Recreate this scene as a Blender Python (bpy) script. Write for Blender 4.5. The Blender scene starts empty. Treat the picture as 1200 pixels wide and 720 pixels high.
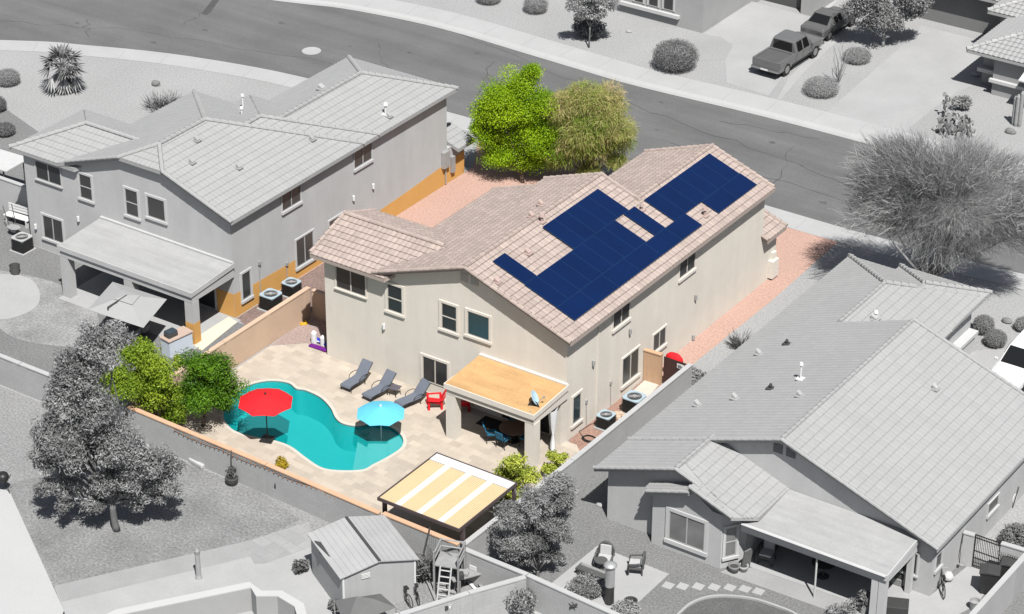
import bpy, math, random
import numpy as np
from mathutils import Vector, Matrix
random.seed(7); RNG = np.random.default_rng(7)
sc = bpy.context.scene
COL = sc.collection
R = math.radians
# ------------------------------------------------------------------ camera
CF, CP, CR, CA = 3028.645, R(29.341), R(.2695), R(34.05)
CW, CH = 1200.0, 720.0
_rt = np.array([math.cos(CA), math.sin(CA), 0.]); _fh = np.array([-math.sin(CA), math.cos(CA), 0.])
_fw = math.cos(CP)*_fh + np.array([0, 0, -math.sin(CP)]); _up = np.cross(_rt, _fw)
RT = math.cos(CR)*_rt + math.sin(CR)*_up; UP = -math.sin(CR)*_rt + math.cos(CR)*_up; FW = _fw
CM = np.array([RT, -UP, FW])
def ray(x, y): return CM.T @ np.array([(x-CW/2)/CF, (y-CH/2)/CF, 1.])
CZ = 67.0
_d = ray(663.1, 518.1); CAM = -_d*(CZ/-_d[2]); CAM[2] = CZ
def g(x, y, z=0.):                     # where the sight line of a photo point meets height z
    d = ray(x, y); t = (z-CAM[2])/d[2]; p = CAM + d*t
    return (float(p[0]), float(p[1]), float(z))
def g2(x, y, z=0.): return g(x, y, z)[:2]
def WX(x, y, X):
    d = ray(x, y); p = CAM + d*((X-CAM[0])/d[0]); return (float(X), float(p[1]), float(p[2]))
def WY(x, y, Y):
    d = ray(x, y); p = CAM + d*((Y-CAM[1])/d[1]); return (float(p[0]), float(Y), float(p[2]))
def WP(x, y, o, n):                    # on the plane through o with normal n
    d = ray(x, y); o = np.array(o, float); n = np.array(n, float)
    p = CAM + d*(np.dot(o-CAM, n)/np.dot(d, n)); return tuple(float(q) for q in p)
def VP(x, y, base): return WP(x, y, base, _fh)
cam = bpy.data.cameras.new('camera'); co = bpy.data.objects.new('camera', cam); COL.objects.link(co)
cam.sensor_width = 36; cam.lens = CF*36/1200; cam.clip_start = 1; cam.clip_end = 4000
co.matrix_world = Matrix(((RT[0], UP[0], -FW[0], CAM[0]), (RT[1], UP[1], -FW[1], CAM[1]), (RT[2], UP[2], -FW[2], CAM[2]), (0, 0, 0, 1)))
sc.camera = co
# ------------------------------------------------------------------ light
SUN = Vector((.47, -.43, 1)).normalized()      # towards the sun
w = bpy.data.worlds.new('World'); sc.world = w; w.use_nodes = True
nt = w.node_tree; sky = nt.nodes.new('ShaderNodeTexSky'); sky.sky_type = 'NISHITA'; sky.sun_disc = False
sky.sun_elevation = math.asin(SUN.z); sky.sun_rotation = math.atan2(SUN.x, SUN.y)
sky.dust_density = 1.2; sky.ozone_density = .6
hs = nt.nodes.new('ShaderNodeHueSaturation'); hs.inputs['Saturation'].default_value = .6; nt.links.new(sky.outputs[0], hs.inputs['Color']); nt.links.new(hs.outputs[0], nt.nodes['Background'].inputs[0]); nt.nodes['Background'].inputs[1].default_value = .05
sl = bpy.data.lights.new('sun', 'SUN'); sl.energy = 5.0; sl.angle = R(.5); sl.color = (1, .985, .955)
so = bpy.data.objects.new('sun', sl); COL.objects.link(so); so.rotation_euler = SUN.to_track_quat('Z', 'Y').to_euler(); so.location = (0, 0, 90)
sc.view_settings.view_transform = 'Standard'; sc.view_settings.look = 'None'; sc.view_settings.exposure = 0.80; sc.view_settings.gamma = 1
sc.view_settings.use_curve_mapping = False
sc.render.engine = 'CYCLES'; sc.cycles.max_bounces = 6; sc.cycles.diffuse_bounces = 2; sc.cycles.transparent_max_bounces = 8
# ------------------------------------------------------------------ materials
MATS = {}
ALB = .60        # palette below is written as seen in the exposed photo; this brings it to real reflectances
def mat(name, col, rough=.8, var=.12, scale=3., fine=0., fscale=60., bump=0., bscale=80., metal=0., spec=.3, attr=0., alpha=None, col2=None, streak=None, brick=None, wave=None, coat=0.):
    """procedural surface: base colour mottled by two noises, per-face variation, bump, optional block / board pattern"""
    if name in MATS: return MATS[name]
    m = bpy.data.materials.new(name); MATS[name] = m; m.use_nodes = True
    n = m.node_tree.nodes; l = m.node_tree.links; b = n['Principled BSDF']
    if isinstance(col, (int, float)): col = (col, col, col)
    col = tuple(c*ALB for c in col)
    if col2: col2 = tuple(c*ALB for c in col2)
    b.inputs['Roughness'].default_value = rough; b.inputs['Metallic'].default_value = metal
    b.inputs['Specular IOR Level'].default_value = spec
    if coat: b.inputs['Coat Weight'].default_value = coat; b.inputs['Coat Roughness'].default_value = .08
    tc = n.new('ShaderNodeTexCoord'); geo = n.new('ShaderNodeNewGeometry')
    pos = geo.outputs['Position']
    def noise(s, det=4, stretch=None):
        t = n.new('ShaderNodeTexNoise'); t.inputs['Scale'].default_value = s; t.inputs['Detail'].default_value = det; t.inputs['Roughness'].default_value = .6
        src = pos
        if stretch:
            mp = n.new('ShaderNodeMapping'); mp.inputs['Scale'].default_value = stretch; l.new(src, mp.inputs[0]); src = mp.outputs[0]
        l.new(src, t.inputs['Vector']); return t.outputs[0]
    def rng(v, a, c_):
        r_ = n.new('ShaderNodeMapRange'); l.new(v, r_.inputs[0]); r_.inputs[1].default_value = .25; r_.inputs[2].default_value = .75
        r_.inputs[3].default_value = a; r_.inputs[4].default_value = c_; return r_.outputs[0]
    def mul(a, c_):
        x = n.new('ShaderNodeMath'); x.operation = 'MULTIPLY'; l.new(a, x.inputs[0])
        if isinstance(c_, float): x.inputs[1].default_value = c_
        else: l.new(c_, x.inputs[1])
        return x.outputs[0]
    f = rng(noise(scale), 1-var, 1+var)
    if fine: f = mul(f, rng(noise(fscale, 2), 1-fine, 1+fine))
    if streak: f = mul(f, rng(noise(1., 5, streak[0]), 1-streak[1], 1+streak[1]))
    if attr:
        a = n.new('ShaderNodeAttribute'); a.attribute_name = 'tv'
        r_ = n.new('ShaderNodeMapRange'); r_.clamp = False; l.new(a.outputs['Fac'], r_.inputs[0]); r_.inputs[3].default_value = 1-attr; r_.inputs[4].default_value = 1+attr
        f = mul(f, r_.outputs[0])
    hgt = None
    base = None
    if col2:
        mx = n.new('ShaderNodeMix'); mx.data_type = 'RGBA'; mx.inputs[6].default_value = (*col, 1); mx.inputs[7].default_value = (*col2, 1)
        if attr: l.new(a.outputs['Fac'], mx.inputs[0])
        else: l.new(rng(noise(scale*.6, 5), 0., 1.), mx.inputs[0])
        base = mx.outputs[2]
    if brick:                           # (axis mapping rotation, brick width, row height, mortar, mortar darkness)
        mp = n.new('ShaderNodeMapping'); mp.inputs['Rotation'].default_value = brick[0]; l.new(pos, mp.inputs[0])
        bt = n.new('ShaderNodeTexBrick'); bt.inputs['Color1'].default_value = (1, 1, 1, 1); c2 = brick[5] if len(brick) > 5 else .9
        bt.inputs['Color2'].default_value = (c2, c2, c2, 1); d_ = brick[4]; bt.inputs['Mortar'].default_value = (d_, d_, d_, 1)
        bt.inputs['Scale'].default_value = 1; bt.inputs['Brick Width'].default_value = brick[1]; bt.inputs['Row Height'].default_value = brick[2]; bt.inputs['Mortar Size'].default_value = brick[3]
        l.new(mp.outputs[0], bt.inputs[0]); sp = n.new('ShaderNodeSeparateColor'); l.new(bt.outputs[0], sp.inputs[0]); f = mul(f, sp.outputs[0])
    vm = n.new('ShaderNodeVectorMath'); vm.operation = 'SCALE'
    if base: l.new(base, vm.inputs[0])
    else: vm.inputs[0].default_value = col
    l.new(f, vm.inputs['Scale']); l.new(vm.outputs[0], b.inputs['Base Color'])
    if bump:
        bp = n.new('ShaderNodeBump'); bp.inputs['Strength'].default_value = bump; bp.inputs['Distance'].default_value = .03
        l.new(noise(bscale, 3), bp.inputs['Height']); l.new(bp.outputs[0], b.inputs['Normal'])
    if alpha is not None:
        b.inputs['Alpha'].default_value = alpha
    return m
def leafmat(name, c1, c2, var=.25):
    m = mat(name, c1, rough=.55, var=.1, scale=1.2, attr=var, col2=c2, spec=.25)
    n = m.node_tree.nodes; l = m.node_tree.links; b = n['Principled BSDF']
    if 'tr' not in n:
        t = n.new('ShaderNodeBsdfTranslucent'); t.name = 'tr'; mx = n.new('ShaderNodeMixShader'); mx.inputs[0].default_value = .35
        l.new(b.inputs['Base Color'].links[0].from_socket, t.inputs['Color']); l.new(b.outputs[0], mx.inputs[1]); l.new(t.outputs[0], mx.inputs[2])
        l.new(mx.outputs[0], n['Material Output'].inputs['Surface'])
    return m
# ------------------------------------------------------------------ mesh builder
def rootloc(o):
    while o.parent: o = o.parent
    return np.array(o.location)
class MB:
    def __init__(s): s.v = []; s.f = []; s.m = []; s.t = []
    def add(s, vs, fs, mi=0, t=None):
        o = len(s.v); s.v += [tuple(v) for v in vs]; s.f += [tuple(i+o for i in f) for f in fs]; s.m += [mi]*len(fs)
        s.t += [random.random() if t is None else t]*len(fs); return s
    def bb(s, x0, x1, y0, y1, z0, z1, mi=0):
        return s.extr([(x0, y0, z0), (x1, y0, z0), (x1, y1, z0), (x0, y1, z0)], (0, 0, z1-z0), mi)
    def box(s, c, sz, rz=0, mi=0, tilt=0):
        hx, hy, h = sz[0]/2, sz[1]/2, sz[2]; vs = []
        for z in (0, h):
            for x, y in ((-hx, -hy), (hx, -hy), (hx, hy), (-hx, hy)): vs.append((x, y, z))
        q = Matrix.Rotation(rz, 3, 'Z') @ Matrix.Rotation(tilt, 3, 'X')
        vs = [tuple(q @ Vector(v) + Vector(c)) for v in vs]
        return s.add(vs, [(3, 2, 1, 0), (4, 5, 6, 7), (0, 1, 5, 4), (1, 2, 6, 5), (2, 3, 7, 6), (3, 0, 4, 7)], mi)
    def extr(s, poly, vec, mi=0):
        n = len(poly); a = np.array(poly, float); nn = np.zeros(3)
        for i in range(n): nn += np.cross(a[i], a[(i+1) % n])
        if np.dot(nn, vec) < 0: poly = poly[::-1]
        vs = list(poly) + [tuple(np.array(p)+np.array(vec)) for p in poly]
        fs = [tuple(range(n-1, -1, -1)), tuple(range(n, 2*n))] + [(i, (i+1) % n, n+(i+1) % n, n+i) for i in range(n)]
        return s.add(vs, fs, mi)
    def prism(s, poly, z0, z1, mi=0): return s.extr([(p[0], p[1], z0) for p in poly], (0, 0, z1-z0), mi)
    def tube(s, pts, r, n=6, mi=0, r2=None, caps=True):
        pts = [Vector(p) for p in pts]; k = len(pts); vs = []; prev = None
        for i, p in enumerate(pts):
            d = (pts[min(i+1, k-1)]-pts[max(i-1, 0)]).normalized()
            if prev is None or abs(prev.dot(d)) > .99: u = d.cross(Vector((0, 0, 1)) if abs(d.z) < .9 else Vector((1, 0, 0))).normalized()
            else: u = (prev - d*prev.dot(d)).normalized()
            prev = u; v = d.cross(u); rr = r if r2 is None else r+(r2-r)*i/(k-1)
            if isinstance(r, (list, tuple)): rr = r[i]
            for j in range(n):
                a = 2*math.pi*j/n; vs.append(p+u*(math.cos(a)*rr)+v*(math.sin(a)*rr))
        fs = [(i*n+j, i*n+(j+1) % n, (i+1)*n+(j+1) % n, (i+1)*n+j) for i in range(k-1) for j in range(n)]
        if caps: fs += [tuple(range(n-1, -1, -1)), tuple(range((k-1)*n, k*n))]
        return s.add(vs, fs, mi)
    def lathe(s, prof, c=(0, 0, 0), n=20, mi=0, sx=1, sy=1, jag=0, rz=0):
        vs = []; k = len(prof)
        for r, z in prof:
            for j in range(n):
                a = 2*math.pi*j/n + rz; q = 1+jag*(random.random()-.5); vs.append((c[0]+r*q*math.cos(a)*sx, c[1]+r*q*math.sin(a)*sy, c[2]+z))
        fs = [(i*n+j, i*n+(j+1) % n, (i+1)*n+(j+1) % n, (i+1)*n+j) for i in range(k-1) for j in range(n)]
        fs += [tuple(range(n-1, -1, -1)), tuple(range((k-1)*n, k*n))]
        return s.add(vs, fs, mi)
    def quad(s, a, b, c, d, mi=0): return s.add([a, b, c, d], [(0, 1, 2, 3)], mi)
    def build(s, name, mats, parent=None, smooth=False, loc=None, bevel=0, solid=0, rot=None):
        if not isinstance(mats, (list, tuple)): mats = [mats]
        v = np.array(s.v, float).reshape(-1, 3); o = np.zeros(3)
        if parent is not None: o = rootloc(parent)
        elif loc is not None: o = np.array(loc, float)
        me = bpy.data.meshes.new(name); me.from_pydata((v-o).tolist(), [], s.f)
        for m in mats: me.materials.append(m)
        if len(mats) > 1: me.polygons.foreach_set('material_index', s.m)
        at = me.attributes.new('tv', 'FLOAT', 'FACE'); at.data.foreach_set('value', np.array(s.t, np.float32))
        if smooth: me.polygons.foreach_set('use_smooth', [True]*len(s.f))
        me.update()
        ob = bpy.data.objects.new(name, me); COL.objects.link(ob)
        if parent is not None: ob.parent = parent
        elif loc is not None: ob.location = loc
        if solid:
            md = ob.modifiers.new('thickness', 'SOLIDIFY'); md.thickness = solid; md.offset = 0
        if bevel:
            md = ob.modifiers.new('bevel', 'BEVEL'); md.width = bevel; md.segments = 2; md.limit_method = 'ANGLE'
        return ob
def npmesh(name, verts, faces, m, parent=None, tv=None, smooth=False, loc=None):
    """fast mesh from numpy arrays, all faces of the same size"""
    o = rootloc(parent) if parent is not None else (np.array(loc, float) if loc is not None else np.zeros(3))
    me = bpy.data.meshes.new(name); nv = len(verts); nf, k = faces.shape
    me.vertices.add(nv); me.vertices.foreach_set('co', (verts-o).astype(np.float32).ravel())
    me.loops.add(nf*k); me.loops.foreach_set('vertex_index', faces.astype(np.int32).ravel())
    me.polygons.add(nf); me.polygons.foreach_set('loop_start', np.arange(0, nf*k, k, dtype=np.int32))
    me.update(calc_edges=True); me.materials.append(m)
    me.shade_flat()
    at = me.attributes.new('tv', 'FLOAT', 'FACE'); at.data.foreach_set('value', (np.random.rand(nf) if tv is None else tv).astype(np.float32))
    if smooth: me.polygons.foreach_set('use_smooth', [True]*nf)
    me.validate()
    ob = bpy.data.objects.new(name, me); COL.objects.link(ob)
    if parent is not None: ob.parent = parent
    elif loc is not None: ob.location = loc
    return ob
def thing(name, label, cat, loc=(0, 0, 0), group=None, rz=0):
    o = bpy.data.objects.new(name, None); COL.objects.link(o); o.location = loc; o.empty_display_size = .3; o.rotation_euler = (0, 0, rz)
    return tag(o, label, cat, group)
def tag(o, label=None, cat=None, group=None, kind=None):
    if label: o['label'] = label
    if cat: o['category'] = cat
    if group: o['group'] = group
    if kind: o['kind'] = kind
    return o
def copy_tree(o, parent=None):
    c = o.copy(); COL.objects.link(c)
    if parent is not None: c.parent = parent
    for ch in list(o.children): copy_tree(ch, c)
    return c
def place(proto, used, loc, rz, label, group=None, scale=None):
    o = proto if not used.get(proto.name) else copy_tree(proto)
    used[proto.name] = 1
    o.location = loc; o.rotation_euler = (0, 0, rz); o['label'] = label
    if scale: o.scale = (scale,)*3
    if group: o['group'] = group
    return o
USED = {}
# ------------------------------------------------------------------ flat sheets (with holes)
import bmesh
def sheet(name, outer, z, m, holes=(), skirt=0, kind='structure', parent=None):
    bm = bmesh.new(); eds = []
    for loop in [outer]+list(holes):
        vs = [bm.verts.new((p[0], p[1], z)) for p in loop]
        for i in range(len(vs)): eds.append(bm.edges.new((vs[i], vs[(i+1) % len(vs)])))
    bmesh.ops.triangle_fill(bm, use_beauty=True, edges=eds, normal=(0, 0, 1))
    for f in bm.faces:
        f.normal_update()
        if f.normal.z < 0: f.normal_flip()
    if skirt:
        for loop in [outer]:
            n = len(loop)
            vs = [(bm.verts.new((p[0], p[1], z)), bm.verts.new((p[0], p[1], z-skirt))) for p in loop]
            for i in range(n):
                a, b = vs[i], vs[(i+1) % n]; bm.faces.new((a[0], a[1], b[1], b[0]))
    me = bpy.data.meshes.new(name); bm.to_mesh(me); bm.free(); me.materials.append(m)
    ob = bpy.data.objects.new(name, me); COL.objects.link(ob)
    if kind: ob['kind'] = kind
    if parent is not None: ob.parent = parent
    return ob
def smooth_loop(pts, n=6, closed=True):
    out = []; k = len(pts)
    for i in range(k if closed else k-1):
        p = [np.array(pts[(i+j) % k] if closed else pts[min(max(i+j, 0), k-1)], float) for j in (-1, 0, 1, 2)]
        for q in range(n):
            t = q/n
            out.append(tuple(.5*((2*p[1])+(-p[0]+p[2])*t+(2*p[0]-5*p[1]+4*p[2]-p[3])*t*t+(-p[0]+3*p[1]-3*p[2]+p[3])*t**3)))
    if not closed: out.append(tuple(pts[-1]))
    return out
def offset_line(pts, d):
    out = []
    for i, p in enumerate(pts):
        a = np.array(pts[max(i-1, 0)]); b = np.array(pts[min(i+1, len(pts)-1)]); t = (b-a)/np.linalg.norm(b-a)
        out.append((p[0]-t[1]*d, p[1]+t[0]*d))
    return out
def offset_loop(pts, d):
    out = []; n = len(pts)
    for i, p in enumerate(pts):
        a = np.array(pts[i-1]); b = np.array(pts[(i+1) % n]); t = (b-a)/(np.linalg.norm(b-a)+1e-9)
        out.append((p[0]-t[1]*d, p[1]+t[0]*d))
    return out
# ------------------------------------------------------------------ roofs
def clip_poly(poly, c, nrm):
    out = []; n = len(poly)
    for i in range(n):
        p, q = poly[i], poly[(i+1) % n]; dp = (p[0]-c[0])*nrm[0]+(p[1]-c[1])*nrm[1]; dq = (q[0]-c[0])*nrm[0]+(q[1]-c[1])*nrm[1]
        if dp >= 0: out.append(p)
        if dp*dq < 0:
            t = dp/(dp-dq); out.append((p[0]+(q[0]-p[0])*t, p[1]+(q[1]-p[1])*t))
    return out
def inpoly(poly, X, Y):
    s = None; ins = np.ones(X.shape, bool); area = sum(poly[i][0]*poly[(i+1) % len(poly)][1]-poly[(i+1) % len(poly)][0]*poly[i][1] for i in range(len(poly)))
    for i in range(len(poly)):
        p, q = poly[i], poly[(i+1) % len(poly)]
        c = (q[0]-p[0])*(Y-p[1])-(q[1]-p[1])*(X-p[0]); ins &= (c*np.sign(area) >= -1e-6)
    return ins
class Roof:
    """tiled roof built from convex plan polygons lying on sloping planes; courses and barrel waves are geometry"""
    def __init__(s, amp=.03, step=.03, wl=.30, course=.38, gap=-2., flat=False):  # gap: tone of the course edges, painting in the shade under each tile lip
        s.flat = flat; s.V = []; s.F = []; s.T = []; s.nv = 0; s.slab = MB(); s.caps = []; s.amp = amp; s.step = step; s.wl = wl; s.course = course; s.gap = gap
    def slope(s, poly, e0, up, sl, ze, thick=.17):
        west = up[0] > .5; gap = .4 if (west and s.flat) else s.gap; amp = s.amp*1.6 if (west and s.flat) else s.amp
        """poly: plan outline; e0: plan point on the eave line (height ze); up: horizontal uphill unit vector; sl: rise per run"""
        up = np.array(up, float); ud = np.array([up[1], -up[0]]); e0 = np.array(e0, float)
        P = np.array(poly); v = (P-e0)@up; u = P@ud
        cl = s.course/math.sqrt(1+sl*sl); sub = 4; du = s.wl/6
        k0 = math.floor(v.min()/cl+1e-6); k1 = math.ceil(v.max()/cl); j0 = math.floor(u.min()/du); j1 = math.ceil(u.max()/du)
        nv_, nu = (k1-k0)*sub, j1-j0
        vr = []; off = []
        for k in range(k0, k1):
            for q in (0, .11, .4, .7, 1): vr.append((k+q)*cl); off.append(s.step*(1-q))
        vr = np.clip(np.array(vr), v.min(), v.max()); off = np.array(off); ur = np.clip(np.arange(j0, j1+1)*du, u.min(), u.max())
        UU, VV = np.meshgrid(ur, vr); OFF = np.repeat(off[:, None], len(ur), 1)
        wv = np.abs(np.sin(math.pi*UU/s.wl))**.8
        OFF = OFF + amp*wv
        X = e0[0]*0 + UU*ud[0] + (VV+e0@up)*up[0]; Y = UU*ud[1] + (VV+e0@up)*up[1]
        # uv basis: point = u*ud + (v + e0.up)*up
        nz = 1/math.sqrt(1+sl*sl); Z = ze + sl*VV + OFF*nz
        X = X - up[0]*sl*nz*OFF; Y = Y - up[1]*sl*nz*OFF
        verts = np.stack([X, Y, Z], -1).reshape(-1, 3); nu1 = len(ur); rows = len(vr)
        ii, jj = np.meshgrid(np.arange(rows-1), np.arange(nu1-1), indexing='ij')
        uc = (UU[:-1, :-1]+UU[1:, 1:])/2; vc = (VV[:-1, :-1]+VV[1:, 1:])/2
        cx = uc*ud[0]+(vc+e0@up)*up[0]; cy = uc*ud[1]+(vc+e0@up)*up[1]
        keep = inpoly(poly, cx, cy)
        a = ii*nu1+jj
        faces = np.stack([a, a+1, a+nu1+1, a+nu1], -1)[keep]
        tid = np.floor(uc/s.wl).astype(int)*7919 + np.floor((vc+.001)/cl).astype(int)*104729
        tv = (np.sin(tid*12.9898)*43758.5453) % 1.0; tv = np.where((ii % (sub+1) == sub) | (ii % (sub+1) == 0), gap, tv)[keep]  # course edge faces get the painted lip shadow tone, other tiles a random one
        # face winding so normals point up
        p = verts[faces[0]]; nn = np.cross(p[1]-p[0], p[3]-p[0])
        if nn[2] < 0: faces = faces[:, ::-1]
        s.V.append(verts); s.F.append(faces+s.nv); s.T.append(tv); s.nv += len(verts)
        top = [(p[0], p[1], ze+sl*float((np.array(p)-e0)@up)-.012) for p in poly]
        s.slab.extr(top, (0, 0, -thick))
    def z(s, p, e0, up, sl, ze): return ze+sl*float((np.array(p)-np.array(e0))@np.array(up))
    def cap(s, a, b, r=.13, seg=.40, lift=.02):
        a, b = Vector(a), Vector(b); L = (b-a).length; n = max(1, int(L/seg)); d = (b-a)/n; mb = MB(); s.caps.append(mb)
        for i in range(n):
            p = a+d*i; q = a+d*(i+1.06)
            mb.tube([p+Vector((0, 0, lift+.02)), q+Vector((0, 0, lift-.01))], r, 8, r2=r*.82)
    def build(s, parent, m, slabm, capm=None):
        ob = npmesh('roof_tiles', np.concatenate(s.V), np.concatenate(s.F), m, parent, tv=np.concatenate(s.T))
        d = s.slab.build('roof_deck', slabm, parent)
        for mb in s.caps: mb.build('ridge_cap', capm or m, parent)
        return ob
# ------------------------------------------------------------------ windows on walls
def window(parent, c, glassm, framem, trimm, mull='v', trim=.1, sill=.14, sillm=None, nrm=None, name='window'):
    """c: four 3-D corners of the glass LT, RT, RB, LB on the wall plane; nrm: outward wall normal"""
    c = [Vector(p) for p in c]; n = Vector(nrm)
    along = (c[1]-c[0]); along.z = 0; along.normalize()
    zt = (c[0].z+c[1].z)/2; zb = (c[2].z+c[3].z)/2
    o = c[0].copy(); o.z = 0; a0 = 0.; a1 = ((c[1]-c[0]).dot(along)+(c[2]-c[3]).dot(along))/2
    def pt(a, z, d): q = o+along*a+n*d; q.z = z; return q
    def bar(mb, a, b, z0, z1, d0, d1): mb.extr([pt(a, z0, d0), pt(b, z0, d0), pt(b, z1, d0), pt(a, z1, d0)], n*(d1-d0))
    fr = MB(); w_ = .045
    bar(fr, a0, a1, zt-w_, zt, .004, .035); bar(fr, a0, a1, zb, zb+w_, .004, .035); bar(fr, a0, a0+w_, zb+w_, zt-w_, .004, .035); bar(fr, a1-w_, a1, zb+w_, zt-w_, .004, .035)
    if mull == 'v': m_ = (a0+a1)/2; bar(fr, m_-.03, m_+.03, zb+w_, zt-w_, .004, .04)
    if mull == 'h': m_ = (zt+zb)/2; bar(fr, a0+w_, a1-w_, m_-.025, m_+.025, .004, .04)
    win = fr.build(name, framem, parent)
    gl = MB(); bar(gl, a0+w_*.6, a1-w_*.6, zb+w_*.6, zt-w_*.6, .002, .012); gl.build('pane', glassm, win)
    if trim:
        tr = MB(); t = trim; d = .06
        bar(tr, a0-t, a1+t, zt, zt+t, .001, d); bar(tr, a0-t, a0, zb, zt, .001, d); bar(tr, a1, a1+t, zb, zt, .001, d)
        tr.build('surround', trimm, win)
    if sill:
        si = MB(); t = trim+.02; bar(si, a0-t, a1+t, zb-sill, zb, .001, .11); si.build('sill', sillm or trimm, win)
    return win
def qX(X, *p): return [WX(x, y, X) for x, y in p]
def qY(Y, *p): return [WY(x, y, Y) for x, y in p]
# ------------------------------------------------------------------ plants
def leaves(clumps, n, size, up=.35, shell=.55, flat=.0, aspect=.55, droop=0., rng=RNG):
    """leaf quads through ellipsoid clumps [(x,y,z,rx,ry,rz)], denser near each clump's surface; returns verts, faces, tv"""
    w_ = np.array([c[3]*c[4]+c[3]*c[5] for c in clumps]); w_ = w_/w_.sum(); idx = rng.choice(len(clumps), n, p=w_)
    C = np.array(clumps)[idx]; d = rng.normal(size=(n, 3)); d /= np.linalg.norm(d, axis=1)[:, None]
    rad = shell+(1-shell)*rng.random(n)**.7; rad *= 1+.35*(rng.random(n)-.5)
    P = C[:, :3]+d*C[:, 3:]*rad[:, None]
    nrm = rng.normal(size=(n, 3))+np.array([0, 0, up])*2+d*.8; nrm /= np.linalg.norm(nrm, axis=1)[:, None]
    t = np.cross(nrm, rng.normal(size=(n, 3))+np.array([0, 0, -droop])); t /= np.linalg.norm(t, axis=1)[:, None]; b = np.cross(nrm, t)
    s_ = size*(.6+.8*rng.random(n)); t = t*(s_*.5)[:, None]; b = b*(s_*.5*aspect)[:, None]
    V = np.stack([P-t, P+b*.9, P+t, P-b*.9], 1).reshape(-1, 3); F = np.arange(4*n).reshape(-1, 4)
    cv = rng.random(len(clumps))[idx]; tv = np.clip(.5+.5*(rng.random(n)-.5)+.5*(cv-.5), 0, 1)
    return V, F, tv
def branch(mb, a, b, r0, r1, bend=.15, n=5):
    a = Vector(a); b = Vector(b); L = (b-a).length; off = Vector((random.uniform(-1, 1), random.uniform(-1, 1), random.uniform(0, 1)))*L*bend
    pts = [a.lerp(b, t)+off*math.sin(math.pi*t)*.6 for t in [i/n for i in range(n+1)]]
    mb.tube(pts, [r0+(r1-r0)*i/n for i in range(n+1)], 6)
def tufts(clumps, k, f=.42):
    out = []
    for c in clumps:
        for i in range(k):
            d = RNG.normal(size=3); d[2] += .25; d /= np.linalg.norm(d); q = .25+.42*RNG.random()
            r = f*(.7+.6*RNG.random()); out.append((c[0]+d[0]*c[3]*q, c[1]+d[1]*c[4]*q, c[2]+d[2]*c[5]*q, c[3]*r, c[4]*r, c[5]*r*.8))
    return out
def tree(name, label, cat, base, clumps, nleaf, lsize, lm, bm_, trunk_r=.15, group=None, up=.35, aspect=.55, fork=.35, trunks=1, shell=.5, k=9, f=.55):
    """trunk and limbs reaching into each leaf clump"""
    t = thing(name, label, cat, base, group)
    mb = MB(); zc = np.mean([c[2] for c in clumps]); cx = np.mean([c[0] for c in clumps]); cy = np.mean([c[1] for c in clumps])
    zlow = min(c[2]-c[5]*.5 for c in clumps); fz = base[2]+max(.4, (zlow-base[2])*fork*2)
    fk = (base[0]*.8+cx*.2, base[1]*.8+cy*.2, fz)
    branch(mb, (base[0], base[1], base[2]-.05), fk, trunk_r, trunk_r*.75, .06)
    for c in clumps: branch(mb, fk, (c[0], c[1], c[2]+c[5]*.2), trunk_r*.42, trunk_r*.08, .10)
    mb.build('trunk', bm_, t, smooth=True)
    V, F, tv = leaves(tufts(clumps, k, f), nleaf, lsize, up=up, aspect=aspect, shell=.25)
    npmesh('crown', V, F, lm, t, tv=tv)
    return t
def pxclumps(base, lst, depth=.9, sc_=1/20.5, jit=.4):
    """clumps listed as photo x, y, radius; put on the upright plane through the trunk, with real depth"""
    out = []
    for x, y, r in lst:
        p = VP(x, y, base); k = random.uniform(-jit, jit)*r*sc_
        out.append((p[0]+_fh[0]*k, p[1]+_fh[1]*k, p[2], r*sc_, r*sc_*depth, r*sc_*.85))
    return out
def shrub(name, label, base, r, h, nleaf, lsize, lm, cat='shrub', group=None, clipped=True, n=5):
    t = thing(name, label, cat, base, group)
    mb = MB()
    for i in range(4):
        a = i*1.57+.4; branch(mb, (base[0], base[1], base[2]-.03), (base[0]+r*.5*math.cos(a), base[1]+r*.5*math.sin(a), base[2]+h*.6), .03, .012)
    mb.build('stem', MATS['bark_grey'], t)
    if clipped: cl = [(base[0], base[1], base[2]+h*.5, r, r, h*.5)]
    else:
        cl = [(base[0]+random.uniform(-.5, .5)*r, base[1]+random.uniform(-.5, .5)*r, base[2]+h*random.uniform(.4, .7), r*.6, r*.6, h*.38) for i in range(n)]
    V, F, tv = leaves(cl, nleaf, lsize, up=.3, shell=.82 if clipped else .5, aspect=.5)
    V[:, 2] = np.maximum(V[:, 2], base[2]+.02)
    npmesh('foliage', V, F, lm, t, tv=tv)
    return t
# ================================================================== palette
asphalt = mat('asphalt', .155, .9, .12, .25, .12, 12, streak=((.05, .7, 1), .16))
concrete = mat('concrete', .46, .85, .06, .5, .04, 8); concrete_drive = mat('drive_concrete', .42, .85, .08, .35, .05, 6)
conc_grey = mat('grey_concrete', .36, .85, .08, .6, .05, 7); conc_mid = mat('patio_concrete', .43, .85, .07, .5, .04, 7)
gravel_light = mat('light_gravel', .375, .95, .06, .2, .22, 9, bump=.5, bscale=14)
gravel_mid = mat('mid_gravel', .29, .95, .14, .35, .36, 9, bump=.6, bscale=14)
gravel_dark = mat('dark_gravel', .21, .95, .12, .3, .36, 10, bump=.6, bscale=14)
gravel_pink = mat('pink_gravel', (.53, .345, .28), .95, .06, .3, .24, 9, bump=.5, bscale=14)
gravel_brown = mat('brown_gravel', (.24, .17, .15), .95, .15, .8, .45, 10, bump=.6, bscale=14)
lawn_m = mat('dry_lawn', .25, .95, .22, .5, .35, 8, bump=.6, bscale=20)
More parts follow.
